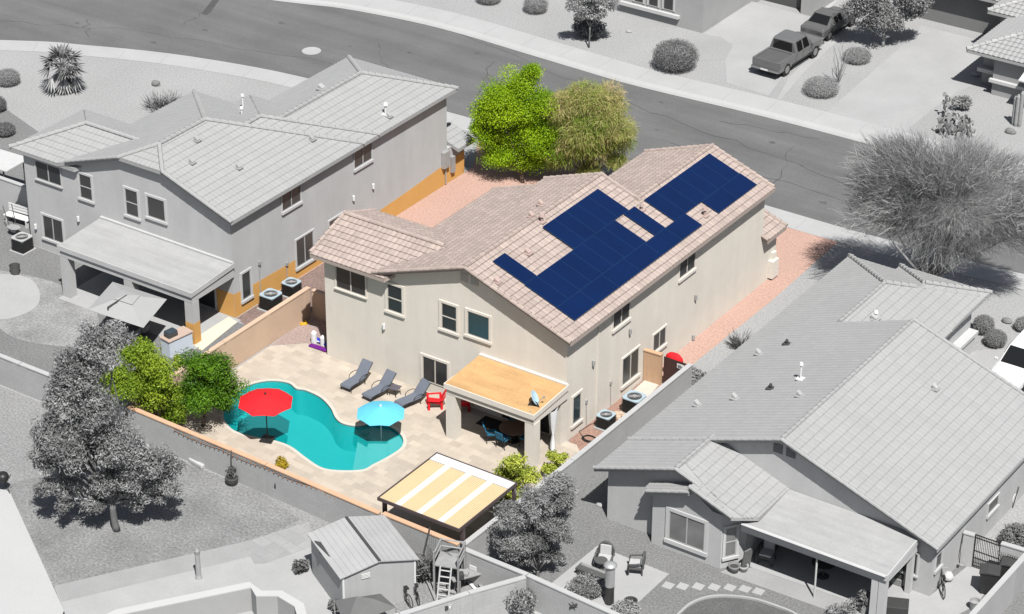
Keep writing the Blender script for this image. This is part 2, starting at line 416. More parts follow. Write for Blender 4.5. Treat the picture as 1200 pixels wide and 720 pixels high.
paver = mat('travertine', (.60, .52, .43), .75, .06, .9, .05, 9, brick=((0, 0, R(4)), .62, .41, .012, .86, .80))
paver_edge = mat('pool_coping', (.66, .60, .52), .7, .05, 2)
stucco = mat('cream_stucco', (.80, .745, .66), .9, .05, .8, .05, 14, bump=.35, bscale=25, streak=((1.2, 1.2, .12), .05))
trimcream = mat('cream_trim', (.80, .74, .66), .85, .04, 2)
patio_roof_m = mat('tan_roll_roof', (.60, .365, .165), .85, .10, 1.2, .10, 9, streak=((.3, 2.6, 1), .16))
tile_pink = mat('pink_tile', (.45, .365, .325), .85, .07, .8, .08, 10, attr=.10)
deck_pink = mat('roof_board', (.42, .35, .31), .9, .06, 2)
tile_grey = mat('grey_tile', .385, .85, .03, .4, .05, 10, attr=.03); tile_grey2 = mat('pale_grey_tile', .385, .85, .03, .4, .05, 10, attr=.03)
deck_grey = mat('grey_board', .40, .9, .05, 2)
cap_pale = mat('pale_cap', .44, .85, .06, 2, attr=.1)
stucco_l = mat('grey_stucco', .54, .9, .05, .8, .05, 14, bump=.35, bscale=25, streak=((1.2, 1.2, .12), .06))
stucco_lx = mat('orange_stucco', (.74, .40, .12), .9, .05, .8, .05, 14, bump=.35, bscale=25)
stucco_r = mat('stone_stucco', .54, .9, .05, .8, .05, 14, bump=.35, bscale=25, streak=((1.2, 1.2, .12), .06))
stucco_far = mat('far_stucco', .42, .9, .05, .8, .05, 14)
trim_g = mat('grey_trim', .60, .85, .04, 2); trim_d = mat('dark_trim', .30, .85, .05, 2)
glass = mat('window_glass', (.035, .037, .04), .3, .2, .6, spec=.5); glass_teal = mat('teal_glass', (.035, .055, .062), .2, .15, .8, spec=.6)
glass_g = mat('grey_glass', .055, .3, .2, .6, spec=.5); glass_p = mat('pale_glass', .20, .15, .25, .9, spec=.5)
frame_w = mat('pale_frame', (.62, .58, .52), .5, .03); frame_g = mat('grey_frame', .45, .5, .03)
roll_grey = mat('grey_roll_roof', .41, .9, .07, 1., .06, 9, streak=((.3, 2.5, 1), .10))
block_w = mat('grey_block', .46, .9, .07, .8, .05, 10, brick=((R(90), 0, 0), .40, .20, .008, .86, .95))
block_wx = mat('grey_block_side', .46, .9, .07, .8, .05, 10, brick=((R(90), 0, R(90)), .40, .20, .008, .86, .95))
block_tan = mat('tan_block', (.66, .475, .345), .9, .07, .8, .05, 10); cap_tan = mat('tan_cap', (.68, .43, .28), .9, .06, 2)
cap_g = mat('grey_cap', .50, .9, .05, 2)
black = mat('black_metal', .025, .45, .1, 3); dark = mat('dark_grey', .07, .6, .1, 3); white = mat('white_paint', .80, .5, .04, 2)
steel = mat('steel', .55, .3, .05, 3, metal=.9); galv = mat('galvanised', .5, .5, .1, 3, metal=.3)
bark = mat('bark', (.16, .12, .09), .95, .2, 3, .2, 20); bark_g = mat('bark_grey', .16, .95, .25, 3, .2, 20); bark_pale = mat('pale_bark', .34, .95, .2, 3)
leaf_lime = leafmat('lime_leaf', (.13, .33, .006), (.52, .72, .015)); leaf_cit = leafmat('citrus_leaf', (.035, .13, .008), (.18, .36, .015))
leaf_yg = leafmat('yellow_green_leaf', (.25, .34, .03), (.75, .80, .14)); leaf_olive = leafmat('olive_leaf', (.26, .50, .01), (.72, .52, .30))
leaf_g = leafmat('grey_leaf', (.20,)*3, (.50,)*3); leaf_gd = leafmat('dark_grey_leaf', (.10,)*3, (.34,)*3); leaf_gl = leafmat('pale_grey_leaf', (.28,)*3, (.62,)*3)
solar_m = mat('solar_cell', (.001, .014, .072), .4, .15, .5, spec=.25, coat=.05); solar_f = mat('solar_frame', (.012, .045, .13), .4, .05)
red = mat('red_canvas', (.80, .012, .02), .8, .05, 1); blue_c = mat('sky_blue_canvas', (.13, .58, .78), .8, .04, 1)
sling = mat('slate_sling', (.16, .18, .22), .75, .06, 3); teal_cush = mat('teal_cushion', (.02, .17, .30), .8, .08, 3)
wood = mat('tan_wood', (.42, .27, .15), .7, .1, 3); orange_wood = mat('gate_board', (.62, .40, .25), .8, .06, 2, streak=((6, 6, .3), .1)); gate_dark = mat('dark_gate_slat', (.075, .035, .03), .7, .1, 3)
louver = mat('tan_louver', (.74, .58, .34), .6, .04, 1); bronze = mat('bronze_frame', (.10, .075, .075), .5, .05)
# ================================================================== ground, road, walks
near_edge = [(-120, -40), (-98, -10), (-78, 7)] + [g2(*p) for p in ((0, 45), (100, 51), (200, 61), (300, 77), (370, 92), (460, 112), (550, 136), (640, 160), (745, 194), (903, 240), (1000, 268), (1100, 294), (1200, 319))] + [(26, 30.3), (60, 36), (120, 50)]
far_edge = [(-120, -5), (-90, 15), (-66, 29)] + [g2(*p) for p in ((330, 0), (400, 8), (480, 23), (540, 38), (600, 56), (680, 80), (750, 100), (900, 136), (1060, 178))] + [(14, 38.9), (35, 41), (60, 45), (120, 60)]
near_edge = smooth_loop(near_edge, 4, False); far_edge = smooth_loop(far_edge, 4, False)
ZR = -.13
pool_px = [(262, 486), (268, 470), (287, 454), (313, 447), (337, 449), (347, 456), (358, 458), (375, 466), (387, 478), (393, 490), (402, 497), (420, 500), (437, 497), (458, 501), (471, 512), (471, 524), (456, 535), (437, 545), (425, 551), (400, 552), (378, 549), (360, 538), (341, 524), (322, 517), (300, 513), (276, 506), (265, 496)]
pool = smooth_loop([g2(x, y) for x, y in pool_px], 4)
if sum(pool[i][0]*pool[(i+1) % len(pool)][1]-pool[(i+1) % len(pool)][0]*pool[i][1] for i in range(len(pool))) < 0: pool = pool[::-1]
pool2_px = [(60, 760), (140, 722), (294, 690), (300, 700), (325, 700), (345, 712), (352, 735), (300, 800), (120, 850)]
pool2 = [g2(x, y) for x, y in pool2_px]
bed = [(0, 0)]
sheet('ground', [(-900, -700), (900, -700), (900, 1100), (-900, 1100)], -.15, gravel_mid, [offset_loop(pool, -.25), pool2])
sheet('road', near_edge + far_edge[::-1], ZR-.005, asphalt)
near_in = offset_line(near_edge, -1.9); far_in = offset_line(far_edge, 2.4)
sheet('near_block', [(-120, -200), (140, -200), (140, 45)] + near_in[::-1] + [(-130, -40)], 0, gravel_light, [offset_loop(pool, -.2), pool2], skirt=.16)
sheet('far_block', far_in + [(140, 60), (160, 300), (-220, 300), (-220, 20)], 0, gravel_light, skirt=.16)
def kerb(name, line, d):
    mb = MB(); sgn = 1 if d > 0 else -1; a = line; prof = [(0, ZR+.01), (.35, ZR+.02), (.55, .005), (.60, .012), (abs(d)+.03, .012)]
    rows = [[(p[0], p[1], z) for p in offset_line(a, sgn*o)] for o, z in prof]
    for r0, r1 in zip(rows, rows[1:]):
        for i in range(len(a)-1):
            q = (r0[i], r0[i+1], r1[i+1], r1[i]); mb.add(q if sgn > 0 else q[::-1], [(0, 1, 2, 3)])
    for i in range(2, len(a)-1, 3):         # expansion joints
        pass
    o = mb.build(name, concrete); o['kind'] = 'structure'
kerb('near_sidewalk', near_edge, -1.9); kerb('far_sidewalk', far_edge, 2.4)
Z1, Z2, Z3 = .004, .008, .012
def P(*px): return [g2(x, y) for x, y in px]
# main lot
deck_poly = [(-17.6, -11.4), (1.9, -11.85), (2.45, -3.2), (2.45, 2.0), (.4, 1.0), (0, 0.02), (-14.55, 0.02), (-14.55, -.35), (-17.5, -.9)]
deck_poly = [(-17.5, -11.35), (2.0, -11.8), (2.3, -1.6), (0.6, .05), (-14.55, .05), (-16.2, .35), (-17.55, -.9)]
sheet('pool_deck', deck_poly, .02, paver, [offset_loop(pool, -.12)], skirt=.02)
cop = MB(); L0 = offset_loop(pool, 0.0); L1 = offset_loop(pool, -.17); n = len(pool)
for i in range(n):
    j = (i+1) % n
    a, b, c, d = L0[i], L0[j], L1[j], L1[i]
    cop.add([(a[0], a[1], .036), (b[0], b[1], .036), (c[0], c[1], .036), (d[0], d[1], .036)], [(3, 2, 1, 0)])
    cop.add([(a[0], a[1], .036), (b[0], b[1], .036), (b[0], b[1], -.06), (a[0], a[1], -.06)], [(0, 1, 2, 3)])
    cop.add([(d[0], d[1], .036), (c[0], c[1], .036), (c[0], c[1], .0), (d[0], d[1], .0)], [(3, 2, 1, 0)])
pt_ = thing('swimming_pool', 'free form turquoise swimming pool set in the beige paver deck', 'pool', (-10.5, -6, 0))
basin_m = mat('pool_plaster', (.05, .50, .52), .6, .05, 1.2, .04, 8)
bs = MB()
for i in range(n):
    j = (i+1) % n; a, b = pool[i], pool[j]
    bs.add([(a[0], a[1], .0), (b[0], b[1], .0), (b[0], b[1], -1.5), (a[0], a[1], -1.5)], [(0, 1, 2, 3)])
ca = np.mean(np.array(pool), 0)
bso = bs.build('basin', basin_m, pt_)
fl = sheet('basin_floor', [(p[0]+10.5, p[1]+6) for p in pool], -1.5, basin_m, kind=None, parent=pt_)
cop.build('coping', paver_edge, pt_)
shelf_px = [(437, 497), (458, 501), (471, 512), (471, 524), (456, 535), (437, 545)]
sh_edge = [g2(437, 545), g2(424, 530), g2(412, 516), g2(420, 500)]
shelf = [p for p in pool if p[0] > -8.6 and (p[0]-(-8.6))*1 > 0]
def half(poly, c, nrm): return clip_poly(poly, c, nrm)
shelf_m = mat('pool_shelf', (.22, .62, .62), .6, .05, 1.2)
sh = half(pool, (-8.2, -5.0), (.85, .53)); mbs = MB(); mbs.prism(sh, -1.49, -.32); 
st2 = half(pool, (-8.75, -5.2), (.85, .53)); mbs.prism(st2, -1.49, -.62)
st3 = half(pool, (-7.3, -4.6), (.80, .60)); mbs.prism(st3, -.33, -.20)
mbs.build('tanning_shelf', shelf_m, pt_)
wm = bpy.data.materials.new('pool_water'); wm.use_nodes = True; wb = wm.node_tree.nodes['Principled BSDF']
wb.inputs['Base Color'].default_value = (.0, .33, .33, 1); wb.inputs['Roughness'].default_value = .06; wb.inputs['Alpha'].default_value = .45; wb.inputs['Specular IOR Level'].default_value = .3
nz = wm.node_tree.nodes.new('ShaderNodeTexNoise'); nz.inputs['Scale'].default_value = 3.5; bp = wm.node_tree.nodes.new('ShaderNodeBump'); bp.inputs['Strength'].default_value = .3; bp.inputs['Distance'].default_value = .06
gg_ = wm.node_tree.nodes.new('ShaderNodeNewGeometry'); wm.node_tree.links.new(gg_.outputs['Position'], nz.inputs['Vector'])
wm.node_tree.links.new(nz.outputs[0], bp.inputs['Height']); wm.node_tree.links.new(bp.outputs[0], wb.inputs['Normal'])
sheet('water', [(p[0]+10.5, p[1]+6) for p in offset_loop(pool, .003)], -.09, wm, kind=None, parent=pt_)
# side yards and neighbours' ground
sheet('pink_side_yard', [(-20.9, 3.3), (-17.8, 2.6), (-14.55, 2.9), (-14.55, 5), (-11.4, 5), (-8.5, 12), (-7.3, 19), (-3, 21.4), (0, 21.3), (0.02, 7.4), (2.0, 7.4)] + [g2(*p) for p in ((812, 427), (905, 352), (983, 283), (903, 256), (830, 235), (744, 210), (640, 175))] + [(-22.9, 25.6), (-20.9, 22)], Z1, gravel_pink)
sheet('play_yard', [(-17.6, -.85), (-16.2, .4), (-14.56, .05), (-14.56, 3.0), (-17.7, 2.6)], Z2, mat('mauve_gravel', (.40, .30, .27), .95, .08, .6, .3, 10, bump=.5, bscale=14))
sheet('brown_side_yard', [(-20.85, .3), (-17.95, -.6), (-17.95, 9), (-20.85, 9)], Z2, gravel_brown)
sheet('red_gravel_strip', [(.02, .2), (2.3, -1.5), (2.5, 7.2), (.02, 7.2)], Z2, mat('red_gravel', (.36, .22, .17), .95, .15, .8, .4, 10, bump=.5, bscale=14))
sheet('gate_slab', P((738, 462), (757, 445), (772, 452), (752, 475)), Z3+.02, paver_edge)
sheet('right_back_yard', [(2.7, -12.3), (30, -12.3), (30, -40), (60, -40), (60, 2), (22.8, 2), (20, 1.5), (20.2, -4), (2.6, 1.5)], Z1, gravel_dark)
sheet('right_side_gravel', [(20.3, 1.6), (23.2, 1.8), (23.2, 16), (20.3, 16)], Z2, mat('side_gravel', .37, .95, .1, .5, .25, 9))
sheet('left_back_yard', [(-17.8, 0), (-17.8, -11.2), (-29.5, -11.2), (-60, -9.5), (-60, 16), (-35.4, 8), (-35.4, .3)], Z1, gravel_dark)
sheet('dry_grass_patch', smooth_loop(P((-20, 320), (60, 330), (110, 360), (110, 400), (60, 405), (0, 385))), Z2, mat('dead_grass', .30, .95, .3, .5, .3, 8))
sheet('concrete_round', smooth_loop(P((-30, 325), (0, 322), (30, 325), (44, 337), (46, 355), (30, 368), (0, 375), (-40, 370)), 4), Z3+.02, conc_mid, skirt=.03)
sheet('left_patio_slab', [(-30.0, .3), (-30.0, -3.4), (-20.5, -3.4), (-20.5, .3)], .03, conc_mid, skirt=.03)
sheet('left_walk', P((222, 401), (268, 372), (278, 378), (236, 412)), .035, mat('cream_walk', (.78, .70, .56), .8, .04, 1), skirt=.03)
# bottom-left lot
sheet('bottom_yard', [(-18.9, -11.7), (1.9, -12.0), (5.9, -12.2), (3.4, -18), (2, -24), (-2, -40), (-60, -40), (-60, -14), (-34, -11.7)], Z1, gravel_mid, [pool2])
sheet('lawn', P((8, 568), (110, 545), (216, 543), (300, 575), (352, 609), (300, 633), (180, 662), (64, 688)), Z2, lawn_m)
sheet('pale_concrete_strip', P((-60, 560), (11, 576), (75, 716), (88, 770), (-60, 790)), Z3, mat('pale_slab', .51, .85, .03, .4, .03, 7))
sheet('pool_surround', P((64, 688), (180, 661), (300, 633), (362, 618), (378, 655), (395, 725), (360, 790), (88, 770), (75, 716)), Z3, conc_mid, [pool2])
sheet('upper_walk_band', P((64, 687), (300, 632), (312, 648), (76, 705), (72, 706)), Z3+.004, conc_grey)
sheet('paver_walk', P((285, 636), (362, 612), (368, 640), (310, 661), (298, 661)), Z3+.008, mat('stone_paving', .40, .85, .07, 1.5, .05, 8, brick=((0, 0, R(10)), .9, .6, .02, .8, .85)))
rim = MB(); a_ = [g2(*p) for p in pool2_px]; 
w2 = MB(); pl2 = a_; n2 = len(pl2)
p2 = thing('plunge_pool', 'empty pale concrete pool cut off by the bottom edge of the photo', 'pool', (pl2[3][0], pl2[3][1], 0))
for i in range(n2):
    j = (i+1) % n2; a, b = pl2[i], pl2[j]; w2.add([(a[0], a[1], .012), (b[0], b[1], .012), (b[0], b[1], -1.6), (a[0], a[1], -1.6)], [(0, 1, 2, 3)])
w2.build('basin', mat('grey_plaster', .42, .8, .05, 1), p2); sheet('basin_floor', [(p[0]-pl2[3][0], p[1]-pl2[3][1]) for p in pl2], -1.2, MATS['grey_plaster'], kind=None, parent=p2)
ri = offset_loop(pl2, .45 if sum(pl2[i][0]*pl2[(i+1) % n2][1]-pl2[(i+1) % n2][0]*pl2[i][1] for i in range(n2)) < 0 else -.45); cp = MB()
for i in range(n2):
    j = (i+1) % n2; cp.extr([(pl2[i][0], pl2[i][1], .014), (pl2[j][0], pl2[j][1], .014), (ri[j][0], ri[j][1], .014), (ri[i][0], ri[i][1], .014)], (0, 0, .05))
cp.build('coping', mat('white_coping', .56, .8, .03, 1), p2)
# right lot
sheet('garden_patio', P((700, 640), (784, 673), (742, 712), (700, 745), (610, 720), (645, 685)), Z3, conc_mid)
sheet('right_patio_slab', [(11.8, -1.6), (12.15, -3.95)] + P((881, 666), (998, 706), (1045, 723)) + [(20.9, -5.0), (22.2, -1.0), (22.0, 1.6), (20.6, 1.5), (20.2, -1.6)], .03, conc_mid, skirt=.03)
sheet('patio_front_walk', P((844, 671), (858, 665), (881, 666.2), (998, 706.2), (1045, 723.2), (1045, 745), (982, 720)), .02, conc_grey, skirt=.02)
bedl = smooth_loop(P((790, 735), (800, 715), (820, 703), (845, 699), (880, 702), (910, 711), (935, 722), (960, 745), (940, 780), (820, 780)), 5)
sheet('planting_bed', bedl, Z2+.006, mat('bed_soil', .13, .95, .15, .8, .3, 10))
be = MB(); bo = offset_loop(bedl, -.11)
for i in range(len(bedl)):
    j = (i+1) % len(bedl); be.extr([(bedl[i][0], bedl[i][1], Z2), (bedl[j][0], bedl[j][1], Z2), (bo[j][0], bo[j][1], Z2), (bo[i][0], bo[i][1], Z2)], (0, 0, .1))
tag(be.build('bed_edging', conc_mid, loc=g(845, 699)), 'curved pale concrete edging round the dark planting bed', 'edging')
# far driveways
sheet('left_driveway', P((826, 40), (868, 8), (884, 3), (938, 17), (960, 25), (985, 45), (942, 85), (915, 117), (852, 97), (850, 70), (858, 52)), Z1, concrete_drive)
sheet('driveway_gravel', P((823, 41), (845, 43), (859, 55), (850, 70), (820, 72), (800, 60)), Z2, mat('grit', .36, .95, .06, .4, .2, 12))
sheet('driveway_strip', P((963, 28), (980, 14), (1000, 20), (960, 57), (925, 90), (910, 118), (900, 113)), Z2, mat('strip_gravel', .36, .95, .06, .4, .22, 10))
sheet('right_driveway', P((967, 133), (1075, 38), (1080, 30), (1150, 48), (1158, 66), (1150, 95), (1120, 110), (1100, 122), (1056, 158), (1052, 160)), Z1, concrete_drive)
sheet('front_walk', P((940, 14), (965, -8), (985, -3), (960, 24)), Z2, concrete)
sheet('lower_right_driveway', P((1130, 414), (1165, 408), (1260, 425), (1300, 480), (1200, 470), (1150, 436)), Z1, concrete_drive)
mh = thing('manhole_cover', 'pale ringed manhole cover in the dark road', 'manhole', g(365, 60, ZR))
m_ = MB(); mp = g(365, 60, ZR); m_.lathe([(.32, .0), (.32, .012)], mp, n=24); m_.build('lid', mat('iron', .16, .7), mh)
m_ = MB(); m_.lathe([(.36, 0), (.62, 0.004), (.62, .016), (.34, .016)], mp, n=28); m_.build('collar', concrete, mh)

def crack(pts, w_=.035, n=7, jit=.25):
    out = MB(); q = []
    for (x0, y0), (x1, y1) in zip(pts, pts[1:]):
        for i in range(n): t = i/n; q.append((x0+(x1-x0)*t+random.uniform(-jit, jit), y0+(y1-y0)*t+random.uniform(-jit, jit)))
    q.append(pts[-1])
    return q
tar = mat('crack_seal', .075, .8, .1, 3)
cm_ = MB()
for pts in (P((0, 22), (160, 34), (330, 62), (520, 100)), P((250, 0), (240, 12), (215, 27)), P((520, 30), (640, 80), (760, 128), (900, 178), (1010, 220)), P((780, 165), (900, 205), (1020, 246)), P((300, 95), (380, 92)), P((700, 118), (735, 150)), P((930, 170), (905, 220)), P((440, 50), (460, 85)), P((100, 20), (105, 42)), P((575, 70), (560, 110)), P((840, 140), (960, 160))):
    q = crack(pts); wv_ = random.uniform(.015, .03)
    for i in range(len(q)-1):
        d = np.array(q[i+1])-np.array(q[i]); nn_ = np.array([-d[1], d[0]])/(np.linalg.norm(d)+1e-6)*wv_*random.uniform(.4, 1.2); z = ZR-.001
        cm_.add([(q[i][0]-nn_[0], q[i][1]-nn_[1], z), (q[i+1][0]-nn_[0], q[i+1][1]-nn_[1], z), (q[i+1][0]+nn_[0], q[i+1][1]+nn_[1], z), (q[i][0]+nn_[0], q[i][1]+nn_[1], z)], [(0, 1, 2, 3)])
tag(cm_.build('road_cracks', tar), kind='structure')
stn = MB()
for px, py in ((240, 33), (330, 25), (410, 52), (480, 60), (300, 85), (655, 115), (770, 150), (850, 190), (965, 235), (905, 165), (1000, 195), (560, 60), (90, 25), (180, 48), (680, 90), (775, 118), (730, 140), (630, 105), (940, 192), (1035, 220)):
    c = g(px, py); r_ = random.uniform(.12, .38); stn.add([(c[0]+r_*random.uniform(.5, 1.1)*math.cos(k_*.7), c[1]+r_*random.uniform(.3, .7)*math.sin(k_*.7), ZR-.0025) for k_ in range(9)], [tuple(range(9))])
tag(stn.build('oil_stains', mat('oil_stain', .115, .7, .2, 3)), kind='structure')
tp_ = MB(); q = P((258, -4), (247, 12), (242, 16), (236, 14), (250, -4)); tp_.add([(x, y, ZR-.002) for x, y in q], [(0, 1, 2, 3, 4)]); tag(tp_.build('tar_patch', mat('tar_patch', .09, .8, .1, 3)), kind='structure')
jm = MB()
def joint(line, d, step):
    acc = 0
    for i in range(1, len(line)-1):
        p, q = np.array(line[i]), np.array(line[i+1]); L = np.linalg.norm(q-p)
        while acc < L:
            t = acc/L; c = p+(q-p)*t; dr = (q-p)/L; nn_ = np.array([-dr[1], dr[0]]); a = c+nn_*(.6 if d > 0 else -.6); b_ = c+nn_*d
            s_ = dr*.012; jm.add([(a[0]-s_[0], a[1]-s_[1], .0135), (b_[0]-s_[0], b_[1]-s_[1], .0135), (b_[0]+s_[0], b_[1]+s_[1], .0135), (a[0]+s_[0], a[1]+s_[1], .0135)], [(0, 1, 2, 3)]); acc += step
        acc -= L
joint(near_edge, -1.88, 3.0); joint(far_edge, 2.38, 3.0)
tag(jm.build('sidewalk_joints', mat('joint_line', .33, .9, .1, 2)), kind='structure')
# ================================================================== main house
S = .357
def gable_mass(mb, x0, x1, y0, y1, xr, zr, zb=0, s=S):
    """wall block with a sloping top under a roof whose ridge runs along Y"""
    z0 = zr-s*abs(x0-xr); z1 = zr-s*abs(x1-xr); pts = [(x0, y0, zb), (x1, y0, zb), (x1, y0, z1)]
    if x0 < xr < x1: pts.append((xr, y0, zr))
    pts.append((x0, y0, z0)); mb.extr(pts, (0, y1-y0, 0))
mh_ = thing('cream_house', 'cream two storey stucco house with navy solar panels on its pink tiled roof', 'house', (-7, 8, 0))
RX, RZ = -5.65, 8.05
wl = MB(); k = .10
gable_mass(wl, -11.3, 0, 0, 10.4, RX, RZ-k); gable_mass(wl, -8.8, 0, 10.4, 11.55, RX, RZ-k)
gable_mass(wl, -7.25, 0, 11.55, 19.07, -3.45, 7.266-k)
zw = lambda y: 7.0-S*abs(y-2.4)-k
wl.extr([(-14.57, 0, 0), (-14.57, 0, zw(0)), (-14.57, 2.4, zw(2.4)), (-14.57, 4.8, zw(4.8)), (-14.57, 4.8, 0)], (3.27, 0, 0))
wl.bb(-4, 0, 19.07, 20.66, 0, 2.78)
wl.build('wall', stucco, mh_)
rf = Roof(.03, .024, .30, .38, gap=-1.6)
E_ = ((.46, 0), (-1, 0), S, 5.897-S*.08); W_ = ((-11.68, 0), (1, 0), S, 8.05-S*6.03)
rf.slope([(.46, -.40), (.46, 11.75), (RX, 11.75), (RX, -.40)], *E_)
rf.slope([(.46, 11.75), (.46, 19.3), (-3.45, 19.3), (-3.45, 11.75)], *E_)
rf.slope([(RX, -.40), (RX, 10.65), (-11.68, 10.65), (-11.68, -.0), (-11.3, -.40)], *W_)
rf.slope([(RX, 10.65), (RX, 11.75), (-9.15, 11.75), (-9.15, 10.65)], *W_)
rf.slope([(-3.45, 11.7), (-3.45, 19.3), (-7.6, 19.3), (-7.6, 11.7)], (-7.6, 0), (1, 0), S, 7.266-S*4.15)
rf.slope([(-15.05, -.52), (-10.42, -.52), (-8.7, 2.4), (-15.05, 2.4)], (0, -.52), (0, 1), S, 7.0-S*2.92)
rf.slope([(-15.05, 2.4), (-8.7, 2.4), (-8.7, 5.0), (-15.05, 5.0)], (0, 5.0), (0, -1), S, 7.0-S*2.6)
zE = lambda x: 5.897+S*(.38-x)
rf.slope([(.42, 18.95), (.42, 20.95), (-1.1, 20.95), (-1.1, 18.95)], (.42, 0), (-1, 0), S, 2.88)
rf.cap((RX, -.44, RZ+.03), (RX, 11.75, RZ+.03)); rf.cap((-3.45, 11.6, 7.3), (-3.45, 19.34, 7.3)); rf.cap((-15.08, 2.4, 7.03), (-8.9, 2.4, 7.03))
for a, b in (((.46, -.43, 5.87), (RX, -.43, RZ)), ((-11.2, -.43, 6.07), (RX, -.43, RZ)), ((.38, 19.32, 5.9), (-3.45, 19.32, 7.27)), ((-7.6, 19.32, 5.79), (-3.45, 19.32, 7.27)), ((RX, 11.78, RZ), (-3.3, 11.78, 7.22)), ((-9.15, 11.78, 6.8), (RX, 11.78, RZ)),
             ((-15.08, -.45, 6.0), (-15.08, 2.4, 7.0)), ((-15.08, 5, 6.07), (-15.08, 2.4, 7.0)), ((.42, 18.95, 2.9), (-.1, 18.95, 3.1)), ((.42, 20.97, 2.9), (-1.1, 20.97, 3.42)), ((-11.68, 10.68, 5.9), (-9.15, 10.68, 6.8))):
    rf.cap(a, b, r=.11)
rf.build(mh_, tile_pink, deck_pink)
NF, NX = (0, -1, 0), (1, 0, 0)
window(mh_, qY(0, (393.5, 311), (428.8, 322.5), (429.2, 347.5), (394.5, 337.5)), glass, frame_w, stucco, 'v', .06, .08, nrm=NF)
for q, gl, mu in ((((454, 332), (472.5, 338), (472, 369), (455.6, 363.5)), glass, 'h'), (((517.5, 354), (536.5, 360.5), (536.3, 391), (519.3, 384.5)), glass, 'h'), (((548, 364), (574.5, 372.5), (574.5, 400), (549.5, 392.5)), glass_teal, None)):
    window(mh_, qY(0, *q), gl, frame_w, trimcream, mu, .13, .13, nrm=NF)
window(mh_, qY(0, (495.5, 417), (525, 426.5), (525, 455), (496, 446)), glass, frame_w, trimcream, 'v', .13, .0, nrm=NF, name='sliding_door')
window(mh_, qX(0, (718.5, 356), (738, 344), (738.2, 372.5), (718.7, 384.5)), glass, frame_w, trimcream, 'v', .06, .16, nrm=NX)
window(mh_, qX(0, (796.3, 304), (815, 291), (815, 313.5), (797, 325.5)), glass, frame_w, trimcream, 'v', .06, .16, nrm=NX)
window(mh_, qX(0, (671, 466), (680.5, 460), (680.5, 491), (671, 497.5)), glass_teal, frame_w, trimcream, None, .13, .14, nrm=NX)
window(mh_, qX(0, (729.2, 421), (748.4, 407), (748.4, 438.5), (729.2, 450.5)), glass_teal, frame_w, trimcream, 'v', .1, .16, nrm=NX)
window(mh_, qX(0, (765.3, 393), (780, 382.5), (780, 402.5), (765.3, 412)), glass, frame_w, trimcream, 'v', .09, .14, nrm=NX)
# gable vents, wall lamps, downspout, gas box
lv = MB()
for x in (-5.95, -5.35):
    for i in range(6): lv.box((x, -.02, 7.0+i*.085), (.42, .05, .05), tilt=.5)
    lv.bb(x-.22, x+.22, -.015, -.003, 6.98, 7.52)
lv.build('gable_vent', stucco, mh_)
def lamp_on(parent, p, n, m1=white, m2=None):
    mb = MB(); n = Vector(n); q = Vector(p)+n*.09
    mb.tube([q+Vector((0, 0, -.14)), q+Vector((0, 0, .14))], .075, 8); mb.tube([Vector(p), q], .04, 6); return mb.build('wall_lamp', m1, parent)
for p in (WY(451, 382, 0),): lamp_on(mh_, p, NF)
for p in (WX(737, 388, 0), WX(811, 395, 0), WX(814, 348, 0), WX(694, 425, 0)): lamp_on(mh_, p, NX, galv)
ds = MB(); y_ = WX(700.5, 400, 0)[1]; ds.bb(.0, .07, y_-.04, y_+.04, .05, 5.75); ds.build('downspout', stucco, mh_)
pp = MB()
for px, py, h in ((686.5, 470, 1.0), (715, 448, 1.35)):
    q = WX(px, py, 0); pp.bb(.0, .08, q[1]-.06, q[1]+.06, q[2]-.12, q[2]+.06); pp.tube([(.03, q[1], q[2]-.1), (.03, q[1]+.05, .1)], .018, 5)
pp.build('conduit', galv, mh_)
gx = MB(); q = g(909, 324); gx.bb(.0, .32, 19.85, 20.5, .12, 1.15); gx.bb(.0, .18, 20.1, 20.45, 1.15, 1.55); gx.build('meter_box', stucco, mh_)
# back door and pet door in the patio's shade
window(mh_, [(-3.75, 0, 2.05), (-.9, 0, 2.05), (-.9, 0, .08), (-3.75, 0, .08)], glass, frame_w, trimcream, 'v', .08, 0, nrm=NF, name='sliding_door')
window(mh_, [(-4.55, 0, 1.0), (-4.15, 0, 1.0), (-4.15, 0, .25), (-4.55, 0, .25)], glass, white, white, None, .06, 0, nrm=NF, name='pet_door')
# patio cover
pc = MB(); X0, X1, Y0_, ZC = -5.02, .10, -3.0, 3.06
pc.extr([(X0, 0, 3.16), (X0, Y0_, 2.98), (X0, Y0_, 3.08), (X0, 0, 3.26)], (X1-X0, 0, 0)); pco = pc.build('patio_cover', patio_roof_m, mh_)
fb = MB(); fb.bb(X0-.04, X1+.04, Y0_-.05, Y0_-.003, 2.82, 3.10); fb.bb(X0-.04, X0-.003, Y0_, 0, 2.84, 3.10)
fb.extr([(X1+.003, Y0_, 2.84), (X1+.003, 0, 3.0), (X1+.003, 0, 3.28), (X1+.003, Y0_, 3.1)], (.04, 0, 0)); fb.bb(X0, X1, -.16, -.003, 3.262, 3.34)
fb.bb(X0+.05, X1-.02, Y0_+.05, Y0_+.4, 2.5, 2.83); fb.bb(X1-.42, X1-.02, Y0_+.4, -.02, 2.5, 2.9); fb.bb(X0+.05, X0+.4, Y0_+.4, -.02, 2.5, 2.9); fb.build('beam', trimcream, pco)
for x in (X0+.28, X1-.26):
    b = MB(); b.extr([(x-.27, Y0_+.05, .02), (x+.27, Y0_+.05, .02), (x+.27, Y0_+.55, .02), (x-.27, Y0_+.55, .02)], (0, 0, 2.5)); b.build('post', stucco, pco)
b = MB(); b.bb(-.46, -.02, -.45, -.01, .02, 2.5); b.build('post', stucco, pco)
